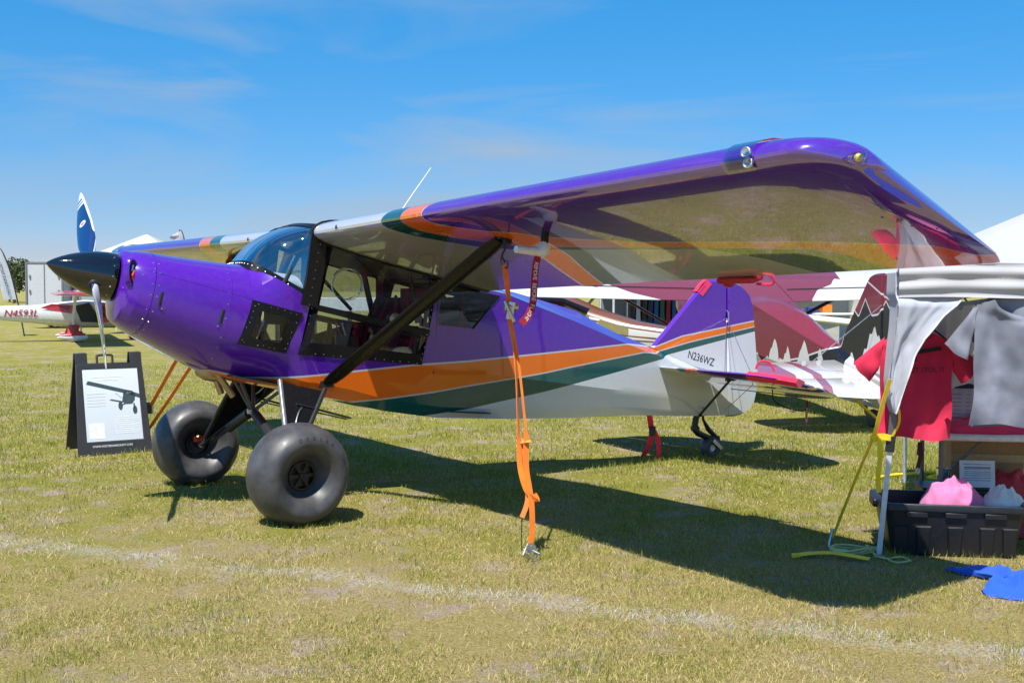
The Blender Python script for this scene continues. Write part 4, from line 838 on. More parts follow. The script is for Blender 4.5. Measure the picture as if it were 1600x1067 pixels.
def l3(t):
    mb = MB(); H_ = lambda a: .82 + .22 * (a + 3.73)
    pts = [(-3.81, 1.10), (-3.85, 1.24), (-3.93, 1.36), (-4.06, 1.45)]
    mb.loft([[(a + .03, b + .012, H_(a)), (a - .02, b, H_(a) + .035), (a - .15, b - .04, H_(a) + .0), (a - .15, b - .04, H_(a) - .03), (a - .02, b, H_(a) - .045)] for a, b in pts], caps=True); mb.build('sleeve', pinkr, t)
    mb = MB(); mb.tube(smooth([(-3.84, 1.18, .86), (-3.86, 1.20, .92), (-3.92, 1.26, .92), (-3.95, 1.30, .84)]), .01, 6); mb.build('loop', pinkr, t)
lock('stabilizer_cover', 'pink-red sleeve wrapped on the tip of the near tailplane', l3)['category'] = 'stabilizer cover'
sf = thing('warning_streamer', 'small red warning streamer with white lettering hanging below the tailplane', 'streamer', mat=AM)
mb = MB(); sx_ = Vector((-4.57, 1.13, .54)); mb.ribbon([sx_, sx_ + Vector((0, 0, -.1)), sx_ + Vector((.01, 0, -.23))], .05, .003, ref=(.8, .3, 0)); mb.build('ribbon', ribr, sf)
text('FLIGHT', .04, ltm, 'lettering', sf, basis(sx_ + Vector((.004, .006, -.13)), (.0, 0, 1), (.8, .3, 0)), .0004)
# ------------------------------------------------------------------ maroon airplane behind the tail
def local(o, n, z0):
    n = Vector((*n, 0)).normalized(); p = Vector((-n.y, n.x, 0)); return Matrix(((n.x, p.x, 0, o[0]), (n.y, p.y, 0, o[1]), (0, 0, 1, z0), (0, 0, 0, 1)))
MAR, NAV, SNO = (.19, .026, .045), (.010, .012, .020), (.60, .59, .57)
def skyline(seed, x0, x1, base, trees):
    """jagged fir-tree skyline as a polyline: list of (x, z)"""
    r = random.Random(seed); pts = [(x0, base)]
    for c_, h, w in trees:
        n = 6
        for i in range(n):
            t = i / n; pts += [(c_ - w * (1 - t) , base + h * t * .96), (c_ - w * (1 - t) * .62, base + h * (t + .02))]
        pts.append((c_, base + h))
        for i in range(n - 1, -1, -1):
            t = i / n; pts += [(c_ + w * (1 - t) * .62, base + h * (t + .02)), (c_ + w * (1 - t), base + h * t * .96)]
    pts.append((x1, base)); pts.sort(); return pts
def mb_body(g, x, y, z):
    tr = [(-1.95, .16, .16), (-2.40, .37, .27), (-2.70, .28, .2), (-3.08, .37, .28), (-3.42, .28, .20)]
    sk = g.curve(x, [(2, .62), (-1.2, .66)] + skyline(1, -1.75, -3.60, .70, tr) + [(-3.75, .66), (-3.9, .76), (-4.0, .98), (-4.1, .80), (-4.22, .84), (-4.30, 1.02), (-4.35, 1.0), (-4.42, 1.22), (-4.46, 1.18), (-4.52, 1.32), (-4.58, 1.16), (-4.62, 1.2), (-4.72, .98), (-4.76, 1.0), (-4.85, .84)] + [(-5.3, .80)])
    rg = g.curve(x, [(2, .3), (-1.6, .55), (-2.2, .78), (-2.5, .74), (-3.0, .82), (-3.4, .93), (-3.75, 1.02), (-3.9, 1.35), (-4.0, 1.52), (-4.15, 1.40), (-4.3, 1.62), (-4.45, 1.42), (-4.6, 1.44), (-4.75, 1.60), (-4.95, 1.38), (-5.2, 1.5)])
    d = g.math('SUBTRACT', z, rg)
    c = g.mix(g.math('GREATER_THAN', d, 0.), NAV, MAR); c = g.mix(g.math('LESS_THAN', g.math('ABSOLUTE', d), .012), c, SNO)
    c = g.mix(g.math('LESS_THAN', z, sk), c, SNO)
    ln_ = g.math('ABSOLUTE', g.math('SUBTRACT', z, g.curve(x, [(-4.2, 1.9), (-4.7, 1.66), (-5.2, 1.5)]))); return g.mix(g.math('MULTIPLY', g.math('LESS_THAN', ln_, .012), g.math('LESS_THAN', x, -4.3)), c, SNO)
def mb_wing(g, x, y, z):
    b = g.curve(y, [(-5.2, .3), (-3.0, .1), (-2.6, -.05), (-2.3, -.10), (-2.1, -.22), (-1.85, -.28), (-1.75, -.50), (-1.6, -.56), (-1.56, -.90), (-1.45, -.86), (-1.3, -1.05), (-.98, -1.22), (-.75, -1.5), (-.6, -1.8), (1.3, -1.8), (1.55, -1.58), (2.0, -1.36), (2.3, -1.10), (2.5, -1.22), (2.9, -.92), (3.3, -1.1), (3.7, -.85), (4.2, -1.15), (4.6, -1.0), (5.2, -1.3)])
    return g.mix(g.math('GREATER_THAN', x, b), SNO, MAR)
def mb_stab(g, x, y, z):
    y = g.math('ABSOLUTE', y); u = g.math('ADD', y, g.curve(x, [(-3.6, -.15), (-3.9, .05), (-4.3, .10), (-4.8, -.02), (-5.3, -.25)]))
    c = g.mix(g.math('GREATER_THAN', u, .72), SNO, (.30, .10, .14)); c = g.mix(g.math('GREATER_THAN', u, .84), c, SNO); return g.mix(g.math('GREATER_THAN', u, 1.06), c, (.30, .085, .14))
def second_plane():
    global plane, paint
    keep = plane, paint
    plane = thing('light_airplane', 'maroon high-wing light airplane with white mountain and fir tree artwork seen from behind', 'airplane', mat=local((3.37, 17.8), (-.225, .974), -.17))
    paint = livery('mountain_paint', mb_body, 1.3, .3); wp = livery('mountain_wing_paint', mb_wing); sp2 = livery('mountain_tailplane_paint', mb_stab)
    body('fuselage', [.60, .36, .15, .02, 0] + [-.2 * i for i in range(1, 9)] + [-1.77, -2.07, -2.3, -2.55, -2.74, -2.9, -3.03, -3.19, -3.4, -3.55, -3.71, -3.92, -4.1, -4.3, -4.55, -4.72], (W_DOOR, W_REAR), True)
    body('engine_cowl', [1.31, 1.295, 1.25, 1.17, 1.08, .87, .75, .61])
    m = MB(); m.lathe([(.165 * (1 - t ** 1.8) ** .8 if t < 1 else 0, .34 * t) for t in (0, .2, .4, .6, .8, .95, 1)], SB, ax, 20); m.build('spinner', black, plane)
    for s in (1, -1):
        m = MB(); d = upp * s; m.tube([HUB + d * .1, HUB + d * .5, HUB + d * .95], [.05, .07, .04], 8, flat=(1, .2), ref=(0, 1, .3)); m.build('propeller_blade', black, plane)
        m = MB(); m.loft([[Vector((p.x, s * p.y, p.z)) for p in wing_ring(y)] for y in (.435, 1.5, 3, 4.3, 4.7, 4.87, 4.96, 5.02, 5.06, 5.0745)], caps=True); wg = m.build('wing', wp, plane, smooth=30)
        q0 = Vector((0, 0, ZL)) + CV * .76 + CN * CHORD * .052; m = MB(); m.tube([q0 + Vector((0, s * .5, .011)), q0 + Vector((0, s * 4.9, .011 + .0224 * 4.4))], .007, 5); m.build('hinge_gap', inner, wg)
        m = MB(); m.tube([(-.107, s * .40, .861), (-.395, s * 2.30, 1.862)], 1, 10, flat=(.05, .022), ref=(1, 0, .3)); m.build('lift_strut', paint, plane)
        m = MB(); m.plate(W_DOOR, lambda a, b, k, s=s: (a, s * (sy(a, b) - .003 + .003 * k), b)); m.build('cabin_door', smoke, plane)
        m = MB(); m.plate(W_REAR, lambda a, b, k, s=s: (a, s * (sy(a, b) - .003 + .003 * k), b)); m.build('rear_window', smoke, plane)
        m = MB(); m.lathe([(.08, -.085), (.15, -.165), (.235, -.19), (.308, -.14), (.345, -.05), (.35, 0), (.345, .05), (.308, .14), (.235, .19), (.15, .165), (.08, .085)], (XW, s * YW, ZA + .09), (0, 1, 0), 28); m.build('tyre', rub, plane, smooth=60)
        m = MB(); m.tube([(.26, s * .40, .9), (XW, s * .9, ZA)], .03, 8); m.tube([(-.09, s * .40, .82), (XW, s * .9, ZA), (XW, s * YW, ZA)], .03, 8); m.build('gear_leg', black, plane)
        for nm, poly in (('stabilizer', SO + [(-4.41, .05)]), ('elevator', EO)):
            m = MB(); q = inset2(poly, .05); n = len(poly); H_ = lambda a: .82 + .22 * (a + 3.73)
            vs = [(a, s * b, H_(a)) for a, b in poly] + [(a, s * b, H_(a) + .02) for a, b in q] + [(a, s * b, H_(a) - .02) for a, b in q]; fs = []
            for k in range(n): j = (k + 1) % n; fs += [(k, j, n + j, n + k), (j, k, 2 * n + k, 2 * n + j)]
            fs += [tuple(range(n, 2 * n)), tuple(range(3 * n - 1, 2 * n - 1, -1))]; m.add(vs, fs); m.build(nm, sp2, plane, smooth=40)
        m = MB(); m.tube([(-4.66, s * .03, 1.55), (-4.1, s * .75, .76)], .006, 5); m.tube([(-4.1, s * .75, .73), (-4.5, s * .03, .36)], .006, 5); m.build('brace_wire', alu, plane)
    fo = [(a, 1.03 + (b - 1.03) * 1.42 if b > 1.03 else b) for a, b in FNo]; slab('fin', fo, .07, plane, mat=paint)
    ro = [(a, 1.03 + (b - 1.03) * 1.42 if b > 1.03 else b) for a, b in RD]; slab('rudder', ro, .06, plane, mat=paint)
    m = MB(); m.grid(14, 6, wf); m.build('windshield', smoke, plane)
    m = MB(); m.loft([[Vector((p.x, y, p.z - .006)) for p in wing_ring(.435)[:13][::-1]] for y in (-.43, .43)], closed=False); m.build('roof', wp, plane)
    m = MB(); m.lathe([(.045, -.045), (.100, -.042), (.114, 0), (.100, .042), (.045, .045)], (-4.471, 0, .18), (0, 1, 0), 20); m.tube([(-4.28, 0, .36), (-4.3, 0, .25), (-4.47, 0, .12)], .025, 8); m.build('tail_wheel', rub, plane, smooth=60)
    m = MB(); m.lathe([(.02, 0), (.02, .012)], (-4.60, .045, .50), (0, 1, 0), 10); m.build('bolt', black, plane)
    r = thing('rudder_lock', 'red rudder lock clip beside the snowy hills painted on the maroon airplane', 'gust lock', mat=plane.matrix_world.copy())
    m = MB(); m.lathe([(.055, -.02), (.055, .02)], (-2.9, .30, .60), (0, 1, 0), 14); m.box((-2.98, .33, .53), (.2, .03, .03)); m.build('clip', redp, r)
    plane, paint = keep
second_plane()

# ------------------------------------------------------------------ other airplanes, simple fuselages
def hull(name, par, st, mat, ex=2.6, n=24):
    """st: (x, half width, z bottom, z top)"""
    rings = []
    for x, w, zb, zt in st:
        r = []
        for k in range(n):
            a = 2 * math.pi * k / n; c_, s_ = math.cos(a), math.sin(a)
            r.append((x, w * math.copysign(abs(c_) ** (2 / ex), c_), (zb + zt) / 2 + (zt - zb) / 2 * math.copysign(abs(s_) ** (2 / ex), s_)))
        rings.append(r)
    m = MB(); m.loft(rings, caps=True); return m.build(name, mat, par, smooth=50)
def flat_wing(name, par, x0, x1, y0, y1, z, th, mat, dih=.02, tipx=0.):
    m = MB(); rings = []
    for t, k in ((0, 1), (.6, 1), (.9, 1), (.97, .75), (1, .2)):
        y = y0 + (y1 - y0) * t; a, b = x0 - tipx * t, x1; pts = []
        for u, v in list(zip(AF_U, AF_T))[::-1] + list(zip(AF_U, AF_B))[1:]: pts.append((a + (b - a) * u, y, z + dih * abs(y) + v * th * 9 * k * .9))
        rings.append(pts)
    m.loft(rings, caps=True); return m.build(name, mat, par, smooth=40)
def white_red():
    t = thing('light_airplane', 'small white and red high-wing light airplane with wheel pants parked far left', 'airplane', mat=local((-13.35, 34.9), (.90, .40), -.095))
    W_ = plain('white_gelcoat', (.70, .70, .69), .25, coat=.6); RD_ = plain('red_gelcoat', (.50, .02, .045), .3, coat=.6)
    hull('fuselage', t, [(1.95, .12, .62, .95), (1.7, .30, .52, 1.08), (1.1, .42, .44, 1.16), (.5, .46, .42, 1.24), (0, .46, .42, 1.28), (-.7, .42, .45, 1.22), (-1.4, .30, .55, 1.13), (-2.4, .20, .66, 1.10), (-3.6, .12, .78, 1.10), (-4.6, .06, .88, 1.12)], W_)
    for s in (1, -1):
        flat_wing('wing', t, .55, -.85, s * .35, s * 4.6, 1.40, .16, W_, .012)
        flat_wing('wing_edge', t, .05, -.90, s * .35, s * 4.64, 1.418, .11, RD_, .012)
        flat_wing('stabilizer', t, -3.9, -4.6, s * .08, s * 1.25, .92, .06, W_, .0)
        m = MB(); m.add([(.45, s * .475, .58), (-.15, s * .478, .60), (-.32, s * .475, 1.10), (.10, s * .47, 1.2)], [(0, 1, 2, 3)]); m.build('door_opening', inner, t, smooth=0)
        m = MB(); m.add([(-.38, s * .46, 1.12), (-.98, s * .40, 1.16), (-1.32, s * .33, 1.04), (-.42, s * .46, .86)], [(0, 1, 2, 3)]); m.build('side_panel', RD_, t, smooth=0)
        m = MB(); m.add([(-.45, s * .468, 1.10), (-.85, s * .43, 1.10), (-.50, s * .468, .95)], [(0, 1, 2)]); m.build('rear_window', smoke, t, smooth=0)
        m = MB(); m.tube([(-.38, s * .47, .52), (-.30, s * .55, 1.40)], .045, 8, flat=(1, .5), ref=(1, 0, 0)); m.build('door_post', W_, t)
        m = MB(); m.plate([(.35, .55), (.80, .62), (.62, 1.18), (.25, 1.2)], lambda a, b, k, s=s: (a, s * (.60 + .02 * k), b)); dr = m.build('open_door', RD_, t)
        m = MB(); m.add([(.42, s * .625, .72), (.70, s * .625, .76), (.60, s * .625, 1.08), (.36, s * .625, 1.1)], [(0, 1, 2, 3)]); m.build('door_pane', smoke, dr, smooth=0)
        m = MB(); m.tube([(-.35, s * .35, .48), (-.42, s * .85, .20)], 1, 8, flat=(.16, .05), ref=(1, 0, 0)); m.build('gear_leg', RD_, t)
        m = MB(); m.loft([[(x, s * .9 + w * math.cos(a), .15 + h * math.sin(a)) for a in np.linspace(0, 2 * math.pi, 12, endpoint=False)] for x, w, h in ((.02, .02, .02), (-.06, .09, .11), (-.3, .12, .14), (-.6, .08, .08), (-.85, .01, .02))], caps=True); wpnt = m.build('wheel_pant', W_, t)
        m = MB(); m.loft([[(x, s * .9 + w * math.cos(a), .205 + h * math.sin(a)) for a in np.linspace(0, math.pi, 9)] for x, w, h in ((-.05, .08, .06), (-.3, .123, .10), (-.6, .085, .06), (-.8, .02, .02))], closed=False); m.build('red_cap', RD_, wpnt)
        m = MB(); m.lathe([(.06, -.04), (.11, -.045), (.13, 0), (.11, .045), (.06, .04)], (-.28, s * .9, .12), (0, 1, 0), 16); m.build('tyre', rub, wpnt)
    m = MB(); m.tube([(1.35, 0, .5), (1.4, 0, .2)], .035, 8); m.lathe([(.06, -.04), (.12, 0), (.06, .04)], (1.4, 0, .12), (0, 1, 0), 16); m.build('nose_gear', RD_, t)
    m = MB(); m.plate([(-3.8, 1.05), (-4.45, 1.95), (-4.85, 1.95), (-4.7, .95)], lambda a, b, k: (a, -.04 + .08 * k, b)); m.build('fin', W_, t)
    text('N4593L', .31, plain('red_vinyl', (.38, .015, .03), .4), 'registration', t, basis((-1.85, -.268, .87), (1, -.1, -.0), (0, 0, 1)), .003, .95, shear=.25)
white_red()
def vintage():
    t = thing('light_airplane', 'cream and brown vintage light airplane with yellowed windows standing under the maroon wing', 'airplane', mat=local((.75, 21.6), (-.88, .47), -.095))
    hg = G('cream_and_brown_dope', .35); hx = hg.xyz(hg.obj()); zl = hg.math('SUBTRACT', hx[2], hg.curve(hx[0], [(1.6, 1.1), (.5, 1.24), (-.4, 1.22), (-1.0, 1.06), (-1.8, .92), (-2.8, .80), (-4.2, .74)])); hc = hg.mix(hg.math('GREATER_THAN', zl, 0.), (.58, .57, .53), (.17, .06, .028)); hg.col(hg.mix(hg.math('LESS_THAN', hg.math('ABSOLUTE', hg.math('SUBTRACT', zl, .055)), .022), hc, (.6, .6, .58))); hg.coat(.5, .05); hm_ = hg.m
    cr_ = plain('cream_dope', (.62, .60, .54), .4, coat=.3); br = plain('brown_dope', (.16, .055, .025), .4, coat=.3); yl = plain('yellowed_celluloid', (.28, .24, .10), .2, coat=.6)
    hull('fuselage', t, [(1.6, .2, .7, 1.2), (1.2, .38, .55, 1.4), (.5, .42, .5, 1.55), (-.4, .42, .48, 1.52), (-1.0, .40, .46, 1.28), (-1.8, .33, .45, 1.06), (-2.8, .22, .45, .90), (-4.2, .06, .48, .80)], hm_, 3.4)
    for s in (1, -1):
        for nm, mt, q in (('window', yl, [(.35, 1.0), (-.25, .98), (-.35, 1.36), (.25, 1.44)]), ('window', yl, [(-.42, 1.0), (-.95, .96), (-1.0, 1.16), (-.5, 1.36)]), ('window', yl, [(-1.15, .90), (-1.75, .80), (-1.75, .94), (-1.2, 1.10)]), ('stripe', br, [(1.3, .86), (-.4, .90), (-1.8, .80), (-3.4, .70), (-3.4, .65), (-1.8, .72), (-.4, .82), (1.3, .78)])):
            m = MB(); m.plate(q, lambda a, b, k, s=s: (a, s * (itp(a, [(1.3, .375), (.5, .42), (-.4, .42), (-1, .40), (-1.8, .33), (-3.4, .15)]) + .006 + .006 * k), b)); m.build(nm, mt, t)
        flat_wing('wing', t, .55, -.95, s * .40, s * 4.6, 1.62, .16, br, .01)
        m = MB(); m.tube([(.9, s * .36, .6), (.9, s * .85, .3)], .03, 8); m.lathe([(.1, -.06), (.24, -.07), (.28, 0), (.24, .07), (.1, .06)], (.9, s * .9, .29), (0, 1, 0), 20); m.build('main_wheel', rub, t)
        m = MB(); m.tube([(.1, s * .40, .6), (-.1, s * 2.2, 1.64)], .03, 8); m.build('lift_strut', cr_, t)
    m = MB(); m.plate([(-3.6, .85), (-4.1, 1.5), (-4.6, 1.45), (-4.7, .6), (-4.2, .55)], lambda a, b, k: (a, -.03 + .06 * k, b)); m.build('fin', br, t)
    m = MB(); m.lathe([(.04, -.03), (.1, 0), (.04, .03)], (-4.2, 0, .12), (0, 1, 0), 14); m.tube([(-4.1, 0, .5), (-4.2, 0, .12)], .02, 6); m.build('tail_wheel', rub, t)
vintage()
def white_far():
    t = thing('light_airplane', 'white low-wing light airplane with a slim wing and black wheel beyond the maroon fuselage', 'airplane', mat=local((10.1, 27.0), (.12, -.99), -.095))
    W_ = plain('white_dope', (.66, .66, .60), .4, coat=.3)
    hull('fuselage', t, [(1.9, .15, .75, 1.05), (1.5, .40, .55, 1.22), (.4, .48, .48, 1.35), (-.8, .44, .48, 1.35), (-2.2, .26, .6, 1.15), (-4.2, .06, .8, 1.0)], W_)
    for s in (1, -1):
        flat_wing('wing', t, .6, -.8, s * .40, s * 4.4, .62, .15, W_, .10)
        m = MB(); m.tube([(.1, s * 1.5, .72), (.1, s * 1.5, .2)], .04, 8); m.lathe([(.06, -.06), (.17, -.07), (.2, 0), (.17, .07), (.06, .06)], (.1, s * 1.55, .2), (0, 1, 0), 20); m.build('main_wheel', rub, t)
    hull('canopy', t, [(.6, .2, 1.2, 1.3), (.3, .42, 1.2, 1.55), (-.5, .42, 1.2, 1.62), (-1.4, .2, 1.2, 1.3)], smoke)
    m = MB(); m.plate([(-3.6, 1.0), (-4.2, 1.85), (-4.6, 1.8), (-4.6, .9)], lambda a, b, k: (a, -.03 + .06 * k, b)); m.build('fin', W_, t)
    flat_wing('stabilizer', t, -3.8, -4.5, .05, 1.3, .95, .06, W_, 0); flat_wing('stabilizer', t, -3.8, -4.5, -.05, -1.3, .95, .06, W_, 0)
white_far()

# ------------------------------------------------------------------ sign board on the left
def sign():
    bl, br_ = Vector((-4.243, 10.944, 0)), Vector((-3.693, 11.295, 0)); ux = (br_ - bl).normalized(); bk = Vector((-ux.y, ux.x, 0)); z0 = gz(0, 11)
    t = thing('sign_board', 'black plastic A-frame sign board with a white poster of a high-wing airplane', 'sign', mat=Matrix(((ux.x, bk.x, 0, bl.x), (ux.y, bk.y, 0, bl.y), (0, 0, 1, z0), (0, 0, 0, 1))))
    pb = plain('sign_plastic', (.03, .032, .036), .5, bump=.15); wid = (br_ - bl).length
    def face(nm, sgn):
        # front leg leans back: bottom at y=0, top at y=.26; rear mirrors it at y=.56
        def P(x, h, o): y = .27 * h / 1.02 + o if sgn > 0 else .60 - .27 * h / 1.02 - o; return (x, y, h)
        m = MB(); f = lambda x, h, k: P(x, h, -.012 + .024 * k)
        m.ringplate([(-.035, 0), (wid + .035, 0), (wid - .005, .90), (.0, .90)], [(.055, .135), (wid - .045, .135), (wid - .055, .848), (.055, .848)], f)
        m.plate([(.0, .895), (.115, .895), (.115, 1.01), (.0, 1.01)], f); m.plate([(wid - .12, .895), (wid - .005, .895), (wid - .005, 1.01), (wid - .12, 1.01)], f)
        fr = m.build(nm, pb, t, bevel=.004)
        m = MB(); m.plate([(.04, .125), (wid - .03, .125), (wid - .045, .86), (.045, .86)], lambda x, h, k: P(x, h, .0 + .006 * k)); m.build('backing_board', pb, fr)
        return P, fr
    P, fr = face('front_panel', 1); face('rear_panel', -1)
    m = MB(); h0 = P(0, .9, 0); m.tube(smooth([(.21, h0[1], .90), (.21, h0[1] + .015, .97), (.225, h0[1] + .02, .985), (.345, h0[1] + .02, .985), (.36, h0[1] + .015, .97), (.36, h0[1], .90)], 3), .012, 8); m.build('carry_handle', pb, t)
    # poster
    g = G('poster_paper', .35); o = g.obj(); s_ = g.xyz(o); g.col(g.mix(g.rng(s_[2], .2, .85), (.60, .66, .73), (.74, .80, .85))); g.coat(.5, .08)
    m = MB(); m.plate([(.058, .138), (wid - .048, .138), (wid - .057, .846), (.058, .846)], lambda x, h, k: P(x, h, -.006 - .002 * k)); po = m.build('poster', g.m, t)
    dk = plain('print_dark', (.045, .075, .085), .5); gy = plain('print_grey', (.42, .45, .50), .6); pale = plain('print_pale', (.58, .58, .56), .6); wh = plain('print_white', (.78, .80, .82), .5)
    Q = lambda x, h, k: P(x, h, -.0085 - .001 * k)
    def ink(poly, mt): m = MB(); m.plate(poly, Q); return m.build('print', mt, po, smooth=0)
    ink([(.085, .70), (.105, .735), (.50, .625), (wid - .05, .585), (wid - .05, .545), (.49, .585), (.45, .60)], dk)      # wing
    ink([(.44, .60), (.48, .63), (.53, .62), (.555, .585), (.55, .53), (.52, .49), (.45, .49), (.425, .52)], dk)             # fuselage
    ink([(.46, .595), (.485, .62), (.515, .612), (.51, .59)], gy); ink([(.30, .535), (.32, .545), (.43, .52), (.43, .505)], dk)
    for cx_, cz in ((.405, .475), (.545, .43)): ink([(cx_ + .022 * math.cos(a), cz + .042 * math.sin(a)) for a in np.linspace(0, 2 * math.pi, 14, endpoint=False)], dk)
    ink([(.53, .49), (.54, .44), (.548, .44), (.545, .50)], dk); ink([(.36, .60), (.44, .535), (.443, .54), (.365, .607)], gy); ink([(.44, .50), (.41, .48), (.413, .475), (.45, .49)], dk)
    for k in range(9): ink([(.335, .365 - k * .02), (.335 + (.25 if k % 3 else .19), .365 - k * .02), (.335 + (.25 if k % 3 else .19), .372 - k * .02), (.335, .372 - k * .02)], wh)
    for k in range(5): ink([(.085, .60 - k * .03), (.26, .60 - k * .03), (.26, .604 - k * .03), (.085, .604 - k * .03)], pale)
    ink([(.15, .765), (.43, .765), (.43, .78), (.15, .78)], wh); ink([(.19, .735), (.40, .735), (.40, .745), (.19, .745)], wh)
    ink([(.085, .165), (.235, .165), (.235, .315), (.085, .315)], wh)
    p0 = P(.30, .09, -.0135); text('WWW.WESTERNAIRCRAFT.COM', .030, wh, 'web_address', fr, basis(p0, (1, 0, 0), (0, .256, .967)), .0004, .86)
sign()

# ------------------------------------------------------------------ canopy tent on the right with its goods
tentw = cloth('canopy_polyester', (.50, .495, .51), .75, .03, 700, .18)
drapew = cloth('drape_polyester', (.50, .52, .59), .75, .04, 700, .22)
TR = R(-19.5); TM = Matrix.Translation((2.22, 6.41, 0)) @ Matrix.Rotation(TR, 4, 'Z')
tent = thing('canopy_tent', 'white pop-up canopy tent with a gathered corner drape at the right edge', 'canopy tent', mat=TM)
TS = 3.0; EZ = 1.715
def roofz(a, b):
    t = 1 - max(abs(a - .5), abs(b - .5)) * 2; m_ = min(abs(a - .5), abs(b - .5)) / max(.001, max(abs(a - .5), abs(b - .5)))
    return EZ + .68 * t - .05 * math.sin(math.pi * t) * (1 - m_)
m = MB(); m.grid(24, 24, lambda u, v: (u * TS, v * TS, roofz(u, v))); m.build('roof', tentw, tent, smooth=60)
def val(ax_, flip):
    def f(u, v):
        w = .010 * math.sin(v * 15 + .6 * math.sin(u * 9)) * (.5 + .5 * math.sin(u * 5 + 1)) + .006 * math.sin(u * 46 + v * 3) * v + .008 * noise.noise((u * 14, v * 3, ax_))
        z = EZ + .008 - v * .195 + .004 * math.sin(u * 20); o_ = -.008 + w
        return {0: (u * TS, o_, z), 1: (o_, u * TS, z), 2: (u * TS, TS - o_, z), 3: (TS - o_, u * TS, z)}[ax_]
    return f
for k in range(4): m = MB(); m.grid(110, 14, val(k, 0)); m.build('valance', tentw, tent, smooth=60)
TMI = TM.inverted(); TL = lambda x, y, z: TMI @ Vector((x, y, z))
XLT = [(1.67, 2.215), (1.56, 2.21), (1.45, 2.212), (1.35, 2.205), (1.232, 2.190), (1.05, 2.172), (.95, 2.178), (.90, 2.19), (.86, 2.205)]; XRT = [(1.67, 2.66), (1.56, 2.60), (1.516, 2.54), (1.43, 2.45), (1.345, 2.385), (1.29, 2.345), (1.20, 2.30), (1.01, 2.245), (.93, 2.225), (.86, 2.207)]
def drape(u, v):
    z = 1.67 - .81 * v; a, b = itp(z, XLT), itp(z, XRT); x = a + (b - a) * u
    y = 6.40 - (x - 2.2) * .345 - .010 * math.sin(u * 6 + v * 3) * (1 - .3 * v) - .004 * math.sin(u * 17 + 5 * v + 1) * v - .008 * math.sin(u * 3 + v * 6) + .016 * noise.noise((u * 3, v * 4, 2)) + .008 * noise.noise((u * 7, v * 11, 5)) + .03 * (.5 - u) * v + .06 * min(1, max(0, (z - 1.49) / .05))
    return TL(x, y, z)
m = MB(); m.grid(34, 40, drape); m.build('corner_drape', drapew, tent, smooth=60)
m = MB(); m.grid(10, 30, lambda u, v: TL(itp(1.67 - .81 * v, XLT) + .05 * u * (1 - v), 6.40 + .05 * (v < .2) + .30 * u * (1 - v * .7), 1.67 - .81 * v)); m.build('corner_drape', drapew, tent, smooth=60)
m = MB(); m.tube([drape(1.0, v / 30) for v in range(31)], .005, 6); m.build('drape_hem', plain('white_piping', (.78, .78, .76), .7), tent)
legm = plain('painted_steel_leg', (.62, .64, .68), .4, .2, coat=.2); legd = plain('dark_steel_leg', (.14, .14, .15), .4, .5)
def leg(p0, p1):
    p0, p1 = TMI @ Vector(p0), TMI @ Vector(p1); m = MB(); k = .40
    m.ribbon([p0, p0.lerp(p1, k)], .030, .030, ref=(1, 0, 0)); l0 = m.build('leg', legm, tent)
    m = MB(); m.ribbon([p0.lerp(p1, k - .02), p1], .040, .040, ref=(1, 0, 0)); m.build('upper_leg', legd, l0)
    m = MB(); m.ribbon([p0.lerp(p1, k - .03), p0.lerp(p1, k + .025)], .052, .052, ref=(1, 0, 0)); m.build('slider', satin, l0)
    m = MB(); m.box(p0 + Vector((0, 0, .004)), (.07, .07, .008)); m.build('foot', legm, l0)
q = TM @ Vector((.05, .05, 1.70)); leg((2.162, 6.504, 0), q)
for a, b in ((TS - .05, .05), (.05, TS - .05), (TS - .05, TS - .05)): w_ = TM @ Vector((a, b, 0)); leg((w_.x, w_.y, gz(w_.x, w_.y)), (w_.x, w_.y, 1.70))
m = MB()
for a, b in (((.05, .05), (TS - .05, .05)), ((.05, .05), (.05, TS - .05)), ((TS - .05, .05), (TS - .05, TS - .05)), ((.05, TS - .05), (TS - .05, TS - .05))):
    for s in (0, 1): m.ribbon([(a[0], a[1], 1.66 if s else 1.45), (b[0] * .5 + a[0] * .5, b[1] * .5 + a[1] * .5, 1.45 if s else 1.66), (b[0], b[1], 1.66 if s else 1.45)], .025, .012, ref=(0, 0, 1))
m.build('truss', legd, tent)

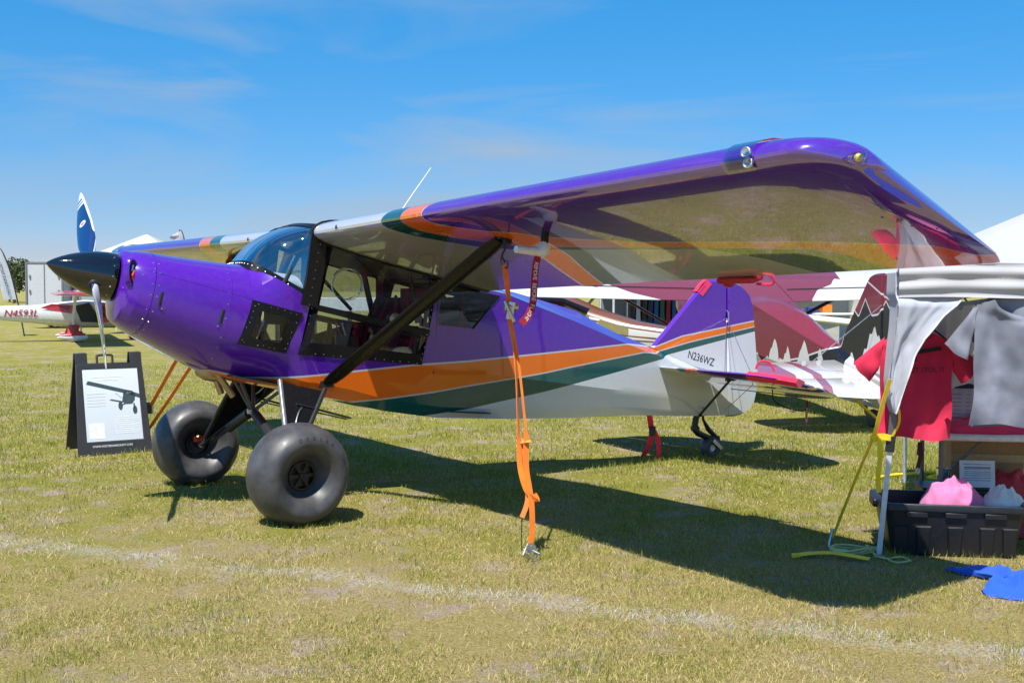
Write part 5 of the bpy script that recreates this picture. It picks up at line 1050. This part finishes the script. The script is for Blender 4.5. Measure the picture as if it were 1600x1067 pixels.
def shirt(name, label, c, rz, mat, w=.50, ln=.68, sl=.22, droop=.75, seed=1, group=None, neck=.09, nd=.085):
    t = thing(name, label, 't-shirt', c, rz, group); r = random.Random(seed); ph = [r.uniform(0, 6) for _ in range(6)]
    m = MB()
    def disp(x, z): return .022 * math.sin(x * 19 + ph[0] + z * 4 + 1.5 * noise.noise((x * 4, z * 3, ph[1]))) * min(1, max(0, -z / .3)) + .009 * math.sin(x * 43 + ph[1] - z * 9 + 2 * noise.noise((x * 5, z * 4, ph[3]))) + .022 * noise.noise((x * 7, z * 5, ph[2])) + .010 * noise.noise((x * 17, z * 13, ph[0]))
    for f in (1, -1):
        def g_(u, v, f=f):
            z = -ln * v; hw = w / 2 * (1 - .05 * math.sin(v * 3)) ; xs_ = (u - .5) * 2 * hw
            top = -.10 * abs(u - .5) * 2 * w if v < .2 else 0
            zz = z + (1 - min(1, v / .2)) * (-.09 * (abs(u - .5) * 2) ** 1.3)
            nk = max(0, 1 - abs(xs_) / neck); zz -= (1 - min(1, v / .25)) * (nd if f > 0 else .02) * nk ** .5 if nk > 0 else 0
            edge = 1 - (abs(u - .5) * 2) ** 4
            return (xs_ + .008 * math.sin(z * 17 + ph[4]) * v, -f * (.028 * edge + .004) + disp(xs_, z), zz + .010 * math.sin(xs_ * 19 + ph[5]) * v ** 3)
        m.grid(30, 26, g_)
    for s in (1, -1):
        sh_, un = Vector((s * w * .44, 0, -.055)), Vector((s * w / 2 * .985, 0, -.25)); dr_ = Vector((s * math.cos(droop), 0, -math.sin(droop)))
        co = sh_ + dr_ * sl * 1.15 + Vector((s * .01, 0, -.01)); ci = co + Vector((-s * math.sin(droop), 0, -math.cos(droop))) * .155
        for f in (1, -1):
            def h_(u, v, s=s, f=f):
                p = sh_.lerp(co, u).lerp(un.lerp(ci, u), v); e_ = max(0, 1 - (abs(v - .5) * 2) ** 2.5) ** .5
                return (p.x + .004 * math.sin(v * 9 + ph[3]), -f * (.016 + .012 * u) * e_ + .010 * math.sin(p.x * 34 + p.z * 28 + ph[3]) + disp(p.x, p.z) * .5, p.z - .012 * u * math.sin(v * math.pi))
            m.grid(12, 10, h_)
    bd_ = m.build('cloth', mat, t, smooth=70, weld=True)
    m = MB(); m.tube(smooth([(-w * .42, 0, -.075), (-.08, 0, .0), (0, 0, .02), (.08, 0, .0), (w * .42, 0, -.075)], 5), .006, 6); m.tube(smooth([(0, 0, .02), (0, 0, .06), (.025, 0, .085), (.0, 0, .11), (-.02, 0, .09)], 5), .003, 5); m.build('hanger', satin, t)
    return t
redc = cloth('red_jersey', (.74, .025, .085), .9, .06, 900, .15); greyc = cloth('heather_jersey', (.215, .225, .275), .92, .20, 420, .10); navyc = cloth('navy_jersey', (.022, .028, .075), .9); pinkc = cloth('pink_jersey', (.62, .16, .24), .9, .06, 900, .2); whc = cloth('pale_jersey', (.50, .52, .60), .9, .05, 900, .2)
rs = shirt('t_shirt', 'red t-shirt with black printing hanging beside the tent leg', (2.395, 6.60, 1.345), R(-14), redc, .42, .655, .19, .72, 1)
bk_ = plain('black_ink', (.02, .016, .018), .85)
text('JUST STOL IT', .042, bk_, 'print', rs, basis((.045, -.058, -.245), (1, 0, .06), (0, 0, 1)), .0006, .9)
m = MB(); m.plate([(-.08, -.135), (.13, -.105), (.135, -.125), (.03, -.145), (-.02, -.15)], lambda a, b, k: (a, -.052 - .002 * k, b)); m.plate([(-.05, -.16), (-.005, -.155), (-.0, -.19), (-.03, -.2), (-.055, -.185)], lambda a, b, k: (a, -.052 - .002 * k, b)); m.build('print', bk_, rs, smooth=0)
gs = shirt('t_shirt', 'heather grey t-shirt hanging at the front of the tent', (2.865, 6.19, 1.565), R(-19), greyc, .58, .75, .25, .95, 2, neck=.17, nd=.15)
shirt('t_shirt', 'second heather grey t-shirt hanging just behind the front grey one', (2.93, 6.29, 1.585), R(-21), greyc, .60, .79, .2, 1.2, 6)
shirt('t_shirt', 'dark navy t-shirt hanging behind the grey t-shirts', (3.02, 6.42, 1.60), R(-21), navyc, .52, .42, .22, 1.1, 3)
shirt('t_shirt', 'pink t-shirt hanging inside the tent above the red one', (2.50, 6.95, 1.50), R(60), pinkc, .42, .50, .2, 1.0, 4)
GD = [('yellow', (.7, .5, .03)), ('violet', (.3, .08, .45)), ('light blue', (.25, .42, .62)), ('magenta', (.6, .05, .3)), ('dark blue', (.02, .05, .25)), ('orange', (.75, .2, .02))]
for k_, (nm_, cl_) in enumerate(GD):
    m = MB(); m.box((0, 0, .16 + .03 * (k_ % 3)), (.26, .3, .32 + .06 * (k_ % 3))); ob_ = m.build('merchandise_box', plain('box_' + nm_.replace(' ', '_'), cl_, .6), None, bevel=.01); ob_.location = (6.75 + k_ * .40, 31.1, .68); tag(ob_, nm_ + ' box on the white-clothed table under the far tent', 'box')
shirt('t_shirt', 'pale grey t-shirt on a hanger between the pink and the front grey one', (2.72, 6.85, 1.53), R(38), whc, .48, .55, .2, 1.0, 5)

def table():
    t = thing('folding_table', 'white plastic folding table with grey steel legs under the tent', 'table', (3.20, 7.08, 0), R(-9))
    tp_ = plain('white_blow_moulded', (.72, .71, .70), .45, bump=.15); lg_ = plain('grey_table_leg', (.16, .15, .16), .45, .3)
    m = MB(); m.box((0, 0, .665), (1.30, .70, .04)); m.build('table_top', tp_, t, bevel=.018)
    for sx in (-1, 1):
        for sy_ in (-1, 1): m = MB(); m.tube([(sx * .50, sy_ * .28, .645), (sx * .50, sy_ * .28, 0)], .014, 8); m.build('leg', lg_, t)
        m = MB(); m.tube([(sx * .50, -.28, .25), (sx * .50, .28, .25)], .011, 8); m.tube([(sx * .15, 0, .645), (sx * .38, .0, .42), (sx * .50, 0, .25)], .010, 8); m.build('brace', lg_, t)
    m = MB(); m.box((.30, -.362, .668), (.42, .006, .034)); m.build('yellow_tape', plain('yellow_tape', (.72, .48, .05), .5), t)
table()
ps = thing('price_sign', 'navy and lavender price list sign standing on the table behind the shirts', 'sign', (2.80, 7.05, .685), R(-12))
m = MB(); m.box((0, 0, .21), (.24, .012, .44), rot=Matrix.Rotation(R(-6), 3, 'X')); m.build('board', plain('lavender_card', (.46, .44, .60), .5), ps)
m = MB(); m.box((0, -.018, .345), (.24, .004, .16), rot=Matrix.Rotation(R(-6), 3, 'X')); m.build('header', plain('navy_card', (.012, .02, .07), .4), ps)
ik = plain('lavender_ink', (.20, .19, .32), .6)
for k in range(8):
    z = .225 - k * .024; m = MB(); m.box((-.03 + (.0 if k else .03), -.002 - (z - .21) * -.105 - .007, z), (.15 if k else .1, .002, .004)); m.box((.085, -.002 - (z - .21) * -.105 - .007, z), (.03, .002, .004)); m.build('print', ik, ps)
def heap(name, label, cat, c, size, mat, seed, hgt=1., n=36, flat=2.6, rk=1.):
    m = MB(); r = random.Random(seed); o_ = Vector((r.uniform(0, 50),) * 3); r_a = (math.cos(seed), math.sin(seed))
    def f(u, v):
        a = u * 2 * math.pi; rr_ = v; x, y = math.cos(a) * rr_, math.sin(a) * rr_
        k = 1 + .22 * noise.noise(Vector((x * 1.6, y * 1.6, 0)) + o_); fold = (1 - abs(noise.noise(Vector((x * 1.7 + .4 * y, y * 2.2, 3)) + o_)) * 2.2) * .5 + (1 - abs(noise.noise(Vector((x * 4.2, y * 3.4, 9)) + o_)) * 2) * .16
        wv = x * r_a[0] + y * r_a[1] + .55 * noise.noise(Vector((x * 1.3, y * 1.3, 7)) + o_); rdg = .24 * (.5 + .5 * math.cos(wv * 8)) ** 2 + .13 * (.5 + .5 * math.cos((x * r_a[1] - y * r_a[0]) * 13 + 5 * noise.noise(Vector((x * 2, y * 2, 5)) + o_))) ** 2
        z = (1 - rr_ ** flat) ** .7 * (.62 + fold * .5 * rk + rdg * rk + .3 * (1 - rk)) * hgt
        return (c[0] + x * size[0] * k, c[1] + y * size[1] * k, c[2] + z * size[2])
    m.grid(n * 2, n, f); o = m.build(name, mat, None, smooth=70, weld=True); return tag(o, label, cat)
heap('folded_cloth', 'bright pink-red folded shirt lying on the white table', 'cloth', (3.02, 6.95, .685), (.34, .16, .09), cloth('hot_pink_jersey', (.66, .035, .13)), 3, flat=4)
def tote():
    t = thing('storage_tote', 'large black plastic storage tote on the grass in front of the table', 'storage bin', (2.635, 6.70, 0), R(-9)); pm = plain('black_polypropylene', (.012, .012, .014), .42, bump=.12)
    a, b, h = .405, .235, .315; m = MB(); th = .006
    def rr_(k, z, sh=0): 
        pts = []
        for cx_, cy_, st_ in ((1, 1, 0), (-1, 1, 1), (-1, -1, 2), (1, -1, 3)):
            for q in range(5): an_ = math.pi / 2 * (st_ + q / 4); pts.append((cx_ * (a * k - .05) + .05 * math.cos(an_) * 1 + sh * 0, cy_ * (b * k - .05) + .05 * math.sin(an_), z))
        return pts
    m.loft([rr_(.86, 0), rr_(.97, h - .045)], caps=False); m.loft([rr_(.97, h - .045), rr_(1.04, h - .04), rr_(1.045, h - .005), rr_(1.03, h), rr_(.95, h), rr_(.94, h - .02), rr_(.84, .01)]); m.add(rr_(.84, .01), [tuple(range(20))]); m.add(rr_(.86, .002), [tuple(range(20))]); m.build('tub', pm, t, smooth=40)
    for k in (-2.9, -1.7, 0, 1.7, 2.9):
        z0, z1 = .02, .185; m = MB(); x = k * .105; y = lambda z: -b * (.86 + .11 * z / .27) - .006
        m.add([(x - .036, y(z0) + .004, z0), (x + .036, y(z0) + .004, z0), (x + .044, y(z1) + .004, z1), (x - .044, y(z1) + .004, z1), (x - .030, y(z0) - .006, z0), (x + .030, y(z0) - .006, z0), (x + .038, y(z1) - .006, z1 - .008), (x - .038, y(z1) - .006, z1 - .008)], [(4, 5, 6, 7), (0, 1, 5, 4), (1, 2, 6, 5), (2, 3, 7, 6), (3, 0, 4, 7)]); m.build('rib', pm, t, smooth=0)
    for k in (-.22, .0, .22): m = MB(); m.box((k, -b * 1.0 - .002, h - .062), (.12, .012, .03)); m.build('rim_lug', pm, t, bevel=.003)
    for s in (1, -1): m = MB(); m.box((s * a * 1.06, 0, h - .03), (.03, .16, .05)); m.build('grip', pm, t, bevel=.01)
tote()
heap('crumpled_cloth', 'crumpled pink shirts piled in the black tote', 'cloth', (2.64, 6.66, .255), (.19, .16, .17), cloth('light_pink_jersey', (.70, .20, .40), transl=.1), 11)
heap('crumpled_cloth', 'crumpled white and grey shirts piled in the black tote', 'cloth', (2.93, 6.60, .25), (.13, .15, .14), cloth('white_jersey', (.62, .63, .64)), 23)
bx = thing('cardboard_box', 'brown cardboard box standing on the grass under the table', 'box', (3.17, 7.50, 0), R(-8)); cbm = plain('cardboard', (.36, .22, .11), .85, bump=.1)
m = MB(); m.box((0, 0, .30), (.46, .34, .60)); m.build('carton', cbm, bx, bevel=.004)
m = MB(); m.box((0, -.175, .46), (.46, .003, .05)); m.build('tape', plain('packing_tape', (.42, .30, .16), .3), bx)
tag(heap('duffel_bag', 'red cloth bag slumped under the table', 'bag', (3.20, 7.08, .02), (.21, .17, .42), cloth('red_nylon', (.45, .015, .03), .6), 31, flat=3, rk=.3), None, None)
ck = thing('plastic_crate', 'low black plastic crate under the table holding a cup and a printed sheet', 'crate', (2.88, 7.16, 0), R(-6))
m = MB(); m.box((0, 0, .15), (.46, .24, .30), taper=1.04); m.build('box', satin, ck, bevel=.01); m = MB(); m.box((0, 0, .305), (.50, .27, .015)); m.build('lid', satin, ck, bevel=.004)
cu_ = thing('plastic_cup', 'clear plastic cup standing on the black crate', 'cup', (2.765, 7.10, .314)); m = MB(); m.lathe([(.033, 0), (.034, .002), (.045, .115), (.047, .118), (.044, .112), (.031, .006), (0, .006)], (0, 0, 0), (0, 0, 1), 24); m.build('cup_wall', glass('cup_plastic', (.80, .83, .86), 2.5), cu_)
sh = thing('paper_sheet', 'white printed sheet propped upright on the black crate', 'paper', (2.965, 7.06, .316), R(-8)); m = MB(); m.box((0, .0, .085), (.215, .003, .17), rot=Matrix.Rotation(R(-8), 3, 'X')); m.build('page', plain('paper', (.70, .71, .76), .7), sh)
for k, z in enumerate((.145, .125, .115, .10, .088, .075, .06, .045)): m = MB(); m.box((0, -.0035 + (z - .085) * .14 - .0, z), (.16 if k else .17, .002, .003 if k != 1 else .008)); m.build('print', plain('page_ink', (.16, .16, .24), .7) if k == 0 else bpy.data.materials['page_ink'], sh)
ly = thing('lanyard', 'dark red and black lanyard strap hanging from the table edge', 'lanyard', (2.50, 6.80, .64)); m = MB(); m.ribbon(smooth([(0, 0, 0), (.006, 0, -.08), (-.01, .0, -.16)]), .028, .003, ref=(1, .2, 0)); m.ribbon([(.0, -.003, .0), (-.004, -.004, -.08)], .030, .003, ref=(1, .2, 0)); m.build('strap', cloth('dark_strap', (.06, .012, .016)), ly); m = MB(); m.tube(smooth([(-.01, 0, -.16), (-.022, 0, -.18), (-.01, 0, -.20), (.002, 0, -.18), (-.01, 0, -.16)]), .003, 6); m.build('clip', steel, ly)
# guy strap of the tent
yw_ = cloth('yellow_webbing', (.86, .60, .012), var=.1); K = Vector((2.105, 6.465, .715))
gy_ = thing('guy_strap', 'yellow guy strap knotted round the tent leg and running to a stake', 'strap', K)
m = MB(); m.ribbon(smooth([Vector((2.165, 6.37, 1.06)) - K, Vector((2.135, 6.41, .90)) - K, Vector((0, 0, 0)), Vector((2.05, 6.60, .45)) - K, Vector((1.965, 6.775, .05)) - K], 4), [.028] * 9 + [.020] * 8, .003, ref=(1, .3, 0)); m.build('webbing', yw_, gy_)
m = MB(); m.ribbon(smooth([Vector((2.10, 6.46, .70)) - K, Vector((2.14, 6.452, .72)) - K, Vector((2.20, 6.452, .712)) - K, Vector((2.215, 6.49, .71)) - K, Vector((2.17, 6.52, .71)) - K, Vector((2.12, 6.48, .70)) - K], 4), .036, .004, ref=(0, 0, 1)); m.build('knot', yw_, gy_)
m = MB(); m.ribbon(smooth([Vector((2.135, 6.445, .71)) - K, Vector((2.14, 6.44, .60)) - K, Vector((2.13, 6.445, .50)) - K, Vector((2.135, 6.44, .395)) - K], 4), .032, .003, ref=(1, .2, 0)); m.ribbon(smooth([Vector((2.21, 6.45, .72)) - K, Vector((2.245, 6.44, .80)) - K, Vector((2.24, 6.43, .88)) - K], 4), .014, .003, ref=(1, .2, 0)); m.build('loose_end', yw_, gy_)
sk = thing('tent_stake', 'grey steel tent stake leaning in the grass at the end of the yellow strap', 'stake', (1.945, 6.76, 0)); m = MB(); m.tube([(.025, .03, .10), (0, 0, .03), (-.01, -.02, -.05)], .010, 8); m.lathe([(.016, 0), (.016, .012)], (.025, .03, .095), (.3, .3, 1), 10); m.build('spike', steel, sk)
rc = thing('rope_coil', 'coiled yellow-green rope lying in the grass by the tent leg', 'rope', (2.07, 6.54, 0)); rpm = plain('yellow_green_rope', (.58, .52, .22), .8, bump=.4, bs=220)
m = MB(); pts = []
for k in range(90):
    a = k / 90 * 2 * math.pi * 3.2; q = .75 + .25 * math.sin(k * .21); pts.append((math.cos(a) * .17 * q - .01, math.sin(a) * .085 * q + .02, .022 + .010 * math.sin(k * .5) + k * .0002))
pts += [(.06, -.10, .02), (.12, -.15, .018)]
for k in range(20): a = k / 20 * 2 * math.pi * 1.1 + 2.6; pts.append((.165 + math.cos(a) * .065, -.175 + math.sin(a) * .055, .018 + .004 * math.sin(k)))
m.tube(smooth(pts, 2), .0065, 6); m.build('rope', rpm, rc)
gsx = thing('loose_strap', 'flat yellow strap lying on the grass in front of the rope coil', 'strap', (1.85, 6.46, 0)); m = MB(); m.ribbon(smooth([(-.19, .0, .02), (-.10, .03, .025), (.02, .025, .03), (.12, -.03, .028), (.21, -.10, .024)], 5), .045, .004, ref=(.3, 1, .15)); m.build('webbing', yw_, gsx); m = MB(); m.box((-.19, 0, .02), (.04, .03, .02)); m.build('buckle', yw_, gsx)
r2 = thing('rope', 'yellow rope lying loosely on the grass behind the tent leg', 'rope', (3.35, 9.4, gz(0, 9.4))); m = MB(); m.tube(smooth([(-.30, -.1, .03), (-.1, .05, .03), (.05, .0, .05), (.2, .2, .03), (.32, .05, .04), (.15, -.08, .03), (.3, -.15, .03), (.38, .1, .03)], 5), .013, 6); m.build('rope', yw_, r2)
r3 = thing('rope', 'yellow rope stretched down to the grass under the maroon tail', 'rope', (4.35, 13.4, 0)); m = MB(); m.tube([(-.36, .1, .40), (-.12, .0, .16), (.08, -.3, -.06)], .018, 6); m.tube(smooth([(-.12, 0, .16), (.0, .1, .06), (.15, .2, .08), (.22, .3, -.05)]), .013, 6); m.build('rope', yw_, r3)
# blue garment on the ground
def blue():
    out = [(2.40, 6.16), (2.62, 6.13), (2.9, 6.0), (3.05, 5.6), (2.78, 5.42), (2.55, 5.545), (2.43, 5.62), (2.455, 5.76), (2.60, 5.90), (2.50, 6.02)]; c_ = Vector((2.68, 5.80))
    m = MB(); n = 60; per = []
    cl = smooth([(x, y, 0) for x, y in out + out[:1]], 6)[:-1]; n = len(cl); K_ = 14
    def f(u, v):
        p = cl[int(round(u * n)) % n]; q = c_.to_3d().lerp(p, v); h = .055 * (.5 + .5 * math.cos(q.x * 17 + q.y * 27 + 7 * noise.noise((q.x * 3, q.y * 3, 1)))) ** 2 + .025 * (.5 + .5 * math.cos(q.x * 52 - q.y * 24 + 6 * noise.noise((q.x * 6, q.y * 6, 4)))) ** 2
        return (q.x, q.y, .018 + h * (1 - .6 * v ** 3) - .012 * (v > .99))
    m.grid(n, K_, f); o = m.build('crumpled_cloth', cloth('royal_blue_jersey', (.008, .085, .52), .85), None, smooth=70, weld=True); tag(o, 'royal blue shirt lying crumpled on the grass at the right edge', 'cloth')
blue()

# ------------------------------------------------------------------ far background
def trailer(name, label, x0, x1, y, zt, mat, dep=6.):
    t = thing(name, label, 'trailer', ((x0 + x1) / 2, y, -.095)); w = x1 - x0; h = zt - .45
    m = MB(); m.box((0, dep / 2, .45 + h / 2), (w, dep, h)); b_ = m.build('box_body', mat, t, bevel=.02)
    tr_ = plain('trailer_trim', (.25, .25, .27), .5, .5) if 'trailer_trim' not in bpy.data.materials else bpy.data.materials['trailer_trim']
    m = MB(); m.box((0, dep / 2, zt + .03), (w + .04, dep + .04, .07)); m.build('roof_rail', tr_, t)
    for s in (-1, 1): m = MB(); m.box((s * w / 2, -.02, .45 + h / 2), (.06, .06, h)); m.build('corner_post', tr_, t)
    for z in (.9, 1.5, 2.1): m = MB(); m.box((w * .4, -.03, z), (.06, .04, .12)); m.box((-w * .4, -.03, z), (.06, .04, .12)); m.build('hinge', tr_, t)
    m = MB(); m.box((0, -.01, .45 + h / 2), (.03, .03, h * .96)); m.build('door_seam', tr_, t)
    for s in (-1, 1): m = MB(); m.lathe([(.12, -.1), (.34, -.1), (.36, 0), (.34, .1), (.12, .1)], (s * w * .46, dep * .55, .36), (1, 0, 0), 18); m.build('wheel', rub, t)
trailer('box_trailer', 'pale grey box trailer behind the tail of the white and red airplane', -19.6, -18.15, 45.1, 2.62, plain('trailer_white', (.52, .53, .56), .5), 4)
trailer('box_trailer', 'darker grey box trailer just right of the pale one, behind the spinner', -18.0, -15.6, 46.0, 2.45, plain('trailer_grey', (.34, .35, .38), .5), 5)
ct = thing('counter_standin', 'long white stand-in for an airplane wing far behind, seen through the purple airplane cabin', 'counter', (-5.0, 31, -.095)); cwm = plain('counter_white', (.70, .70, .70), .5)  # counter made up for a white band, taken for a wing seen edge-on
m = MB(); m.box((0, 0, 1.21), (3.2, .7, .37)); m.build('counter_body', cwm, ct, bevel=.01)
for sx in (-1.5, -.5, .5, 1.5): m = MB(); m.box((sx, 0, .51), (.06, .5, 1.02)); m.build('leg', satin, ct)
def banner(label, x, y, zt, w, lean, mat):
    t = thing('feather_banner', label, 'banner', (x, y, -.095)); zt += .095
    m = MB(); pole = smooth([(0, 0, 0), (-lean * .22, 0, zt * .35), (-lean * .50, 0, zt * .70), (-lean * .75, 0, zt * .90), (-lean * .95, 0, zt * .985), (-lean * 1.15, 0, zt)], 6); m.tube(pole, .022, 6); m.build('pole', satin, t)
    m = MB(); n = len(pole); k0 = 7
    def f(u, v): p = pole[int(k0 + round(u * (n - 1 - k0)))]; g_ = min(1, (1 - u) * 3) ** .6; return (p.x - w * v * g_, .03 * math.sin(v * 5 + u * 7), p.z - .22 * v * u)
    m.grid(n - 1 - k0, 5, f); m.build('flag', mat, t, smooth=60); return t
bt = banner('white feather banner with dark lettering in front of far trees', -16.62, 38, 2.95, .46, .85, cloth('banner_white', (.60, .61, .64), .7, transl=.3))
text('SPORTAVIATION', .15, plain('banner_ink', (.10, .11, .2), .7), 'lettering', bt, basis((-.62, -.06, 1.95), (.28, 0, -1), (1, 0, .28)), .002)
banner('dark-edged feather banner rising behind the far white tent', -10.35, 36.5, 3.45, .42, .45, cloth('banner_pale', (.55, .52, .58), .7, transl=.3))
def far_tent(label, x, y, w, ze, zp, mat, wall=False):
    t = thing('canopy_tent', label, 'canopy tent', (x, y, -.095)); m = MB(); ze += .095; zp += .095
    m.add([(-w / 2, -w / 2, ze), (w / 2, -w / 2, ze), (w / 2, w / 2, ze), (-w / 2, w / 2, ze), (-.06, 0, zp), (.06, 0, zp)], [(0, 1, 5, 4), (1, 2, 5), (2, 3, 4, 5), (3, 0, 4)]); m.build('roof', mat, t, smooth=0)
    for a, b, c2, d2 in ((-1, -1, 1, -1), (1, -1, 1, 1), (1, 1, -1, 1), (-1, 1, -1, -1)):
        m = MB(); m.add([(a * w / 2, b * w / 2, ze), (c2 * w / 2, d2 * w / 2, ze), (c2 * w / 2, d2 * w / 2, ze - .28), (a * w / 2, b * w / 2, ze - .28)], [(0, 1, 2, 3)]); m.build('valance', mat, t, smooth=0)
        m = MB(); m.tube([(a * w / 2 * .98, b * w / 2 * .98, 0), (a * w / 2 * .98, b * w / 2 * .98, ze)], .03, 6); m.build('leg', legm, t)
    if wall: m = MB(); m.add([(-w / 2, w / 2 - .02, 0), (w / 2, w / 2 - .02, 0), (w / 2, w / 2 - .02, ze), (-w / 2, w / 2 - .02, ze)], [(0, 1, 2, 3)]); m.build('back_wall', mat, t, smooth=0)
fw = cloth('far_tent_white', (.55, .54, .50), .8, transl=.2)
far_tent('white peaked tent rising behind the purple engine cowl', -13.4, 41, 3.6, 2.55, 3.50, fw)
far_tent('white tent with a back wall behind the slim white wing', 8.6, 33, 4.0, 2.0, 3.0, fw, True)
far_tent('white tent with a clothes rail in the gap left of the purple fin', 4.6, 30, 4.2, 2.0, 2.9, cloth('painted_shade_tent', (.20, .21, .24), .8), True)  # white tent cloth with its shade put into the colour as dark grey
def rack():
    t = thing('clothes_rail', 'clothes rail hung with dark, blue and pink garments beyond the airplanes', 'clothes rail', (4.6, 29.0, -.095)); m = MB()
    for s in (-1, 1): m.tube([(s * 1.6, 0, 0), (s * 1.6, 0, 1.5)], .02, 6)
    m.tube([(-1.6, 0, 1.5), (1.6, 0, 1.5)], .02, 6); m.build('frame', alu, t)
    r = random.Random(4); cnt_ = {}
    for k in range(20):
        nm_, c_ = r.choice([('navy', (.02, .03, .08)), ('black', (.03, .03, .035)), ('blue', (.02, .08, .25)), ('pink', (.45, .06, .2)), ('dark red', (.25, .02, .03)), ('light grey', (.4, .42, .45)), ('dark green', (.03, .10, .07))]); bef = cnt_.get(nm_, 0); cnt_[nm_] = bef + 1; od = ['first', 'second', 'third', 'fourth', 'fifth', 'sixth', 'seventh', 'eighth', 'ninth'][bef]; x = -1.5 + k * .155; h = r.uniform(.6, .85)
        m = MB(); m.loft([[(x + a * w, b * d_, z) for a, b in ((-1, -1), (1, -1), (1, 1), (-1, 1))] for z, w, d_ in ((1.47, .015, .05), (1.38, .04, .2), (1.47 - h, .06, .24))], caps=True); g_ = tag(m.build('hanging_garment', plain('garment_%d' % k, c_, .9), None, smooth=0), '%s garment on the far clothes rail, %s of that colour from the left' % (nm_, od), 'garment', 'garments on the far clothes rail'); g_.location = t.location
rack()
tw__ = thing('display_table', 'white-clothed display table under the far tent behind the slim white wing', 'table', (7.8, 31.2, -.095)); m = MB(); m.box((0, 0, .75), (2.6, .8, .05)); m.build('table_top', fw, tw__); m = MB(); m.box((0, 0, .36), (2.5, .72, .72)); m.build('table_skirt', fw, tw__)
def car(label, x, y, rz, col):
    t = thing('parked_car', label, 'car', (x, y, -.095), rz); b_ = plain('car_paint', col, .25, coat=.8)
    hull('body', t, [(2.15, .55, .45, .62), (2.0, .80, .32, .75), (1.2, .88, .28, .92), (-1.6, .88, .28, .95), (-2.1, .80, .35, .85), (-2.2, .6, .45, .7)], b_, 5)
    hull('cabin', t, [(1.05, .70, .88, .95), (.35, .68, .88, 1.45), (-1.2, .66, .88, 1.48), (-1.9, .66, .88, .98)], smoke, 5); hull('roof', t, [(.30, .60, 1.44, 1.48), (-.4, .62, 1.44, 1.53), (-1.2, .58, 1.44, 1.49)], b_, 4)
    for sx in (1.35, -1.35):
        for s in (1, -1): m = MB(); m.lathe([(.15, -.1), (.3, -.1), (.33, 0), (.3, .1), (.15, .1)], (sx, s * .80, .33), (0, 1, 0), 18); m.build('wheel', rub, t)
    for s in (1, -1): m = MB(); m.box((2.02, s * .6, .66), (.12, .28, .1)); m.build('headlight', alu, t)
car('dark parked car under the far trees at the left edge', -42.5, 86, R(10), (.02, .022, .03))
bark = plain('bark', (.10, .075, .05), .9)
def leafmat(nm, a, b):
    g = G(nm, .7); at = g.n('ShaderNodeObjectInfo'); n = g.noise(g.obj(), .8, 4); g.col(g.mix(g.rng(n, .35, .65), a, b)); return g.m
lm = [leafmat('leaf_dark', (.016, .030, .008), (.045, .07, .016)), leafmat('leaf_mid', (.030, .048, .010), (.075, .105, .025))]
def tree_mesh(seed, h, w):
    r = np.random.default_rng(seed); n = 1400; cl = [(r.normal(0, .30) * w, r.normal(0, .30) * w, h * r.uniform(.38, .95), w * r.uniform(.16, .30)) for _ in range(16)]
    m = MB()
    for i in range(n):
        c_ = cl[i % 16]; v = r.normal(size=3); v /= np.linalg.norm(v); v *= c_[3] * r.uniform(.6, 1.05); p = Vector((c_[0] + v[0], c_[1] + v[1], c_[2] + v[2] * .8)); s = h * .035 * r.uniform(.6, 1.4); u = Vector(r.normal(size=3)).normalized(); q = Vector(r.normal(size=3)).normalized()
        m.add([p - u * s, p + q * s * .7, p + u * s, p - q * s * .7], [(0, 1, 2, 3)])
    return m
for i in range(24):
    x = -80 + i * 1.9 + random.uniform(-.7, .7); y = 116 + random.uniform(-8, 12); h = random.uniform(3.7, 4.8) * y / 120
    t = thing('tree', 'dark green leafy tree in the far tree line at the left edge', 'tree', (x, y, -.1), random.uniform(0, 6), 'trees in the far tree line')
    if i < 4: tm_ = tree_mesh(i + 40, 5.0, 3.6); cr_ob = tm_.build('crown', lm[i % 2], t, smooth=0); tr_ = MB(); tr_.tube([(0, 0, 0), (.05, 0, 1.2), (0, .05, 2.6)], [.16, .12, .06], 7); tr_.tube([(0.03, 0, 1.3), (.7, .2, 2.6)], [.07, .03], 5); tr_.tube([(0.03, 0, 1.5), (-.6, -.3, 2.9)], [.07, .03], 5); tk = tr_.build('trunk', bark, t); cr_src = globals().setdefault('TREES', []); TREES.append((cr_ob, tk))
    else:
        for o_ in TREES[i % 4]: c_ = o_.copy(); C.objects.link(c_); c_.parent = t
    t.scale = (h / 5,) * 3
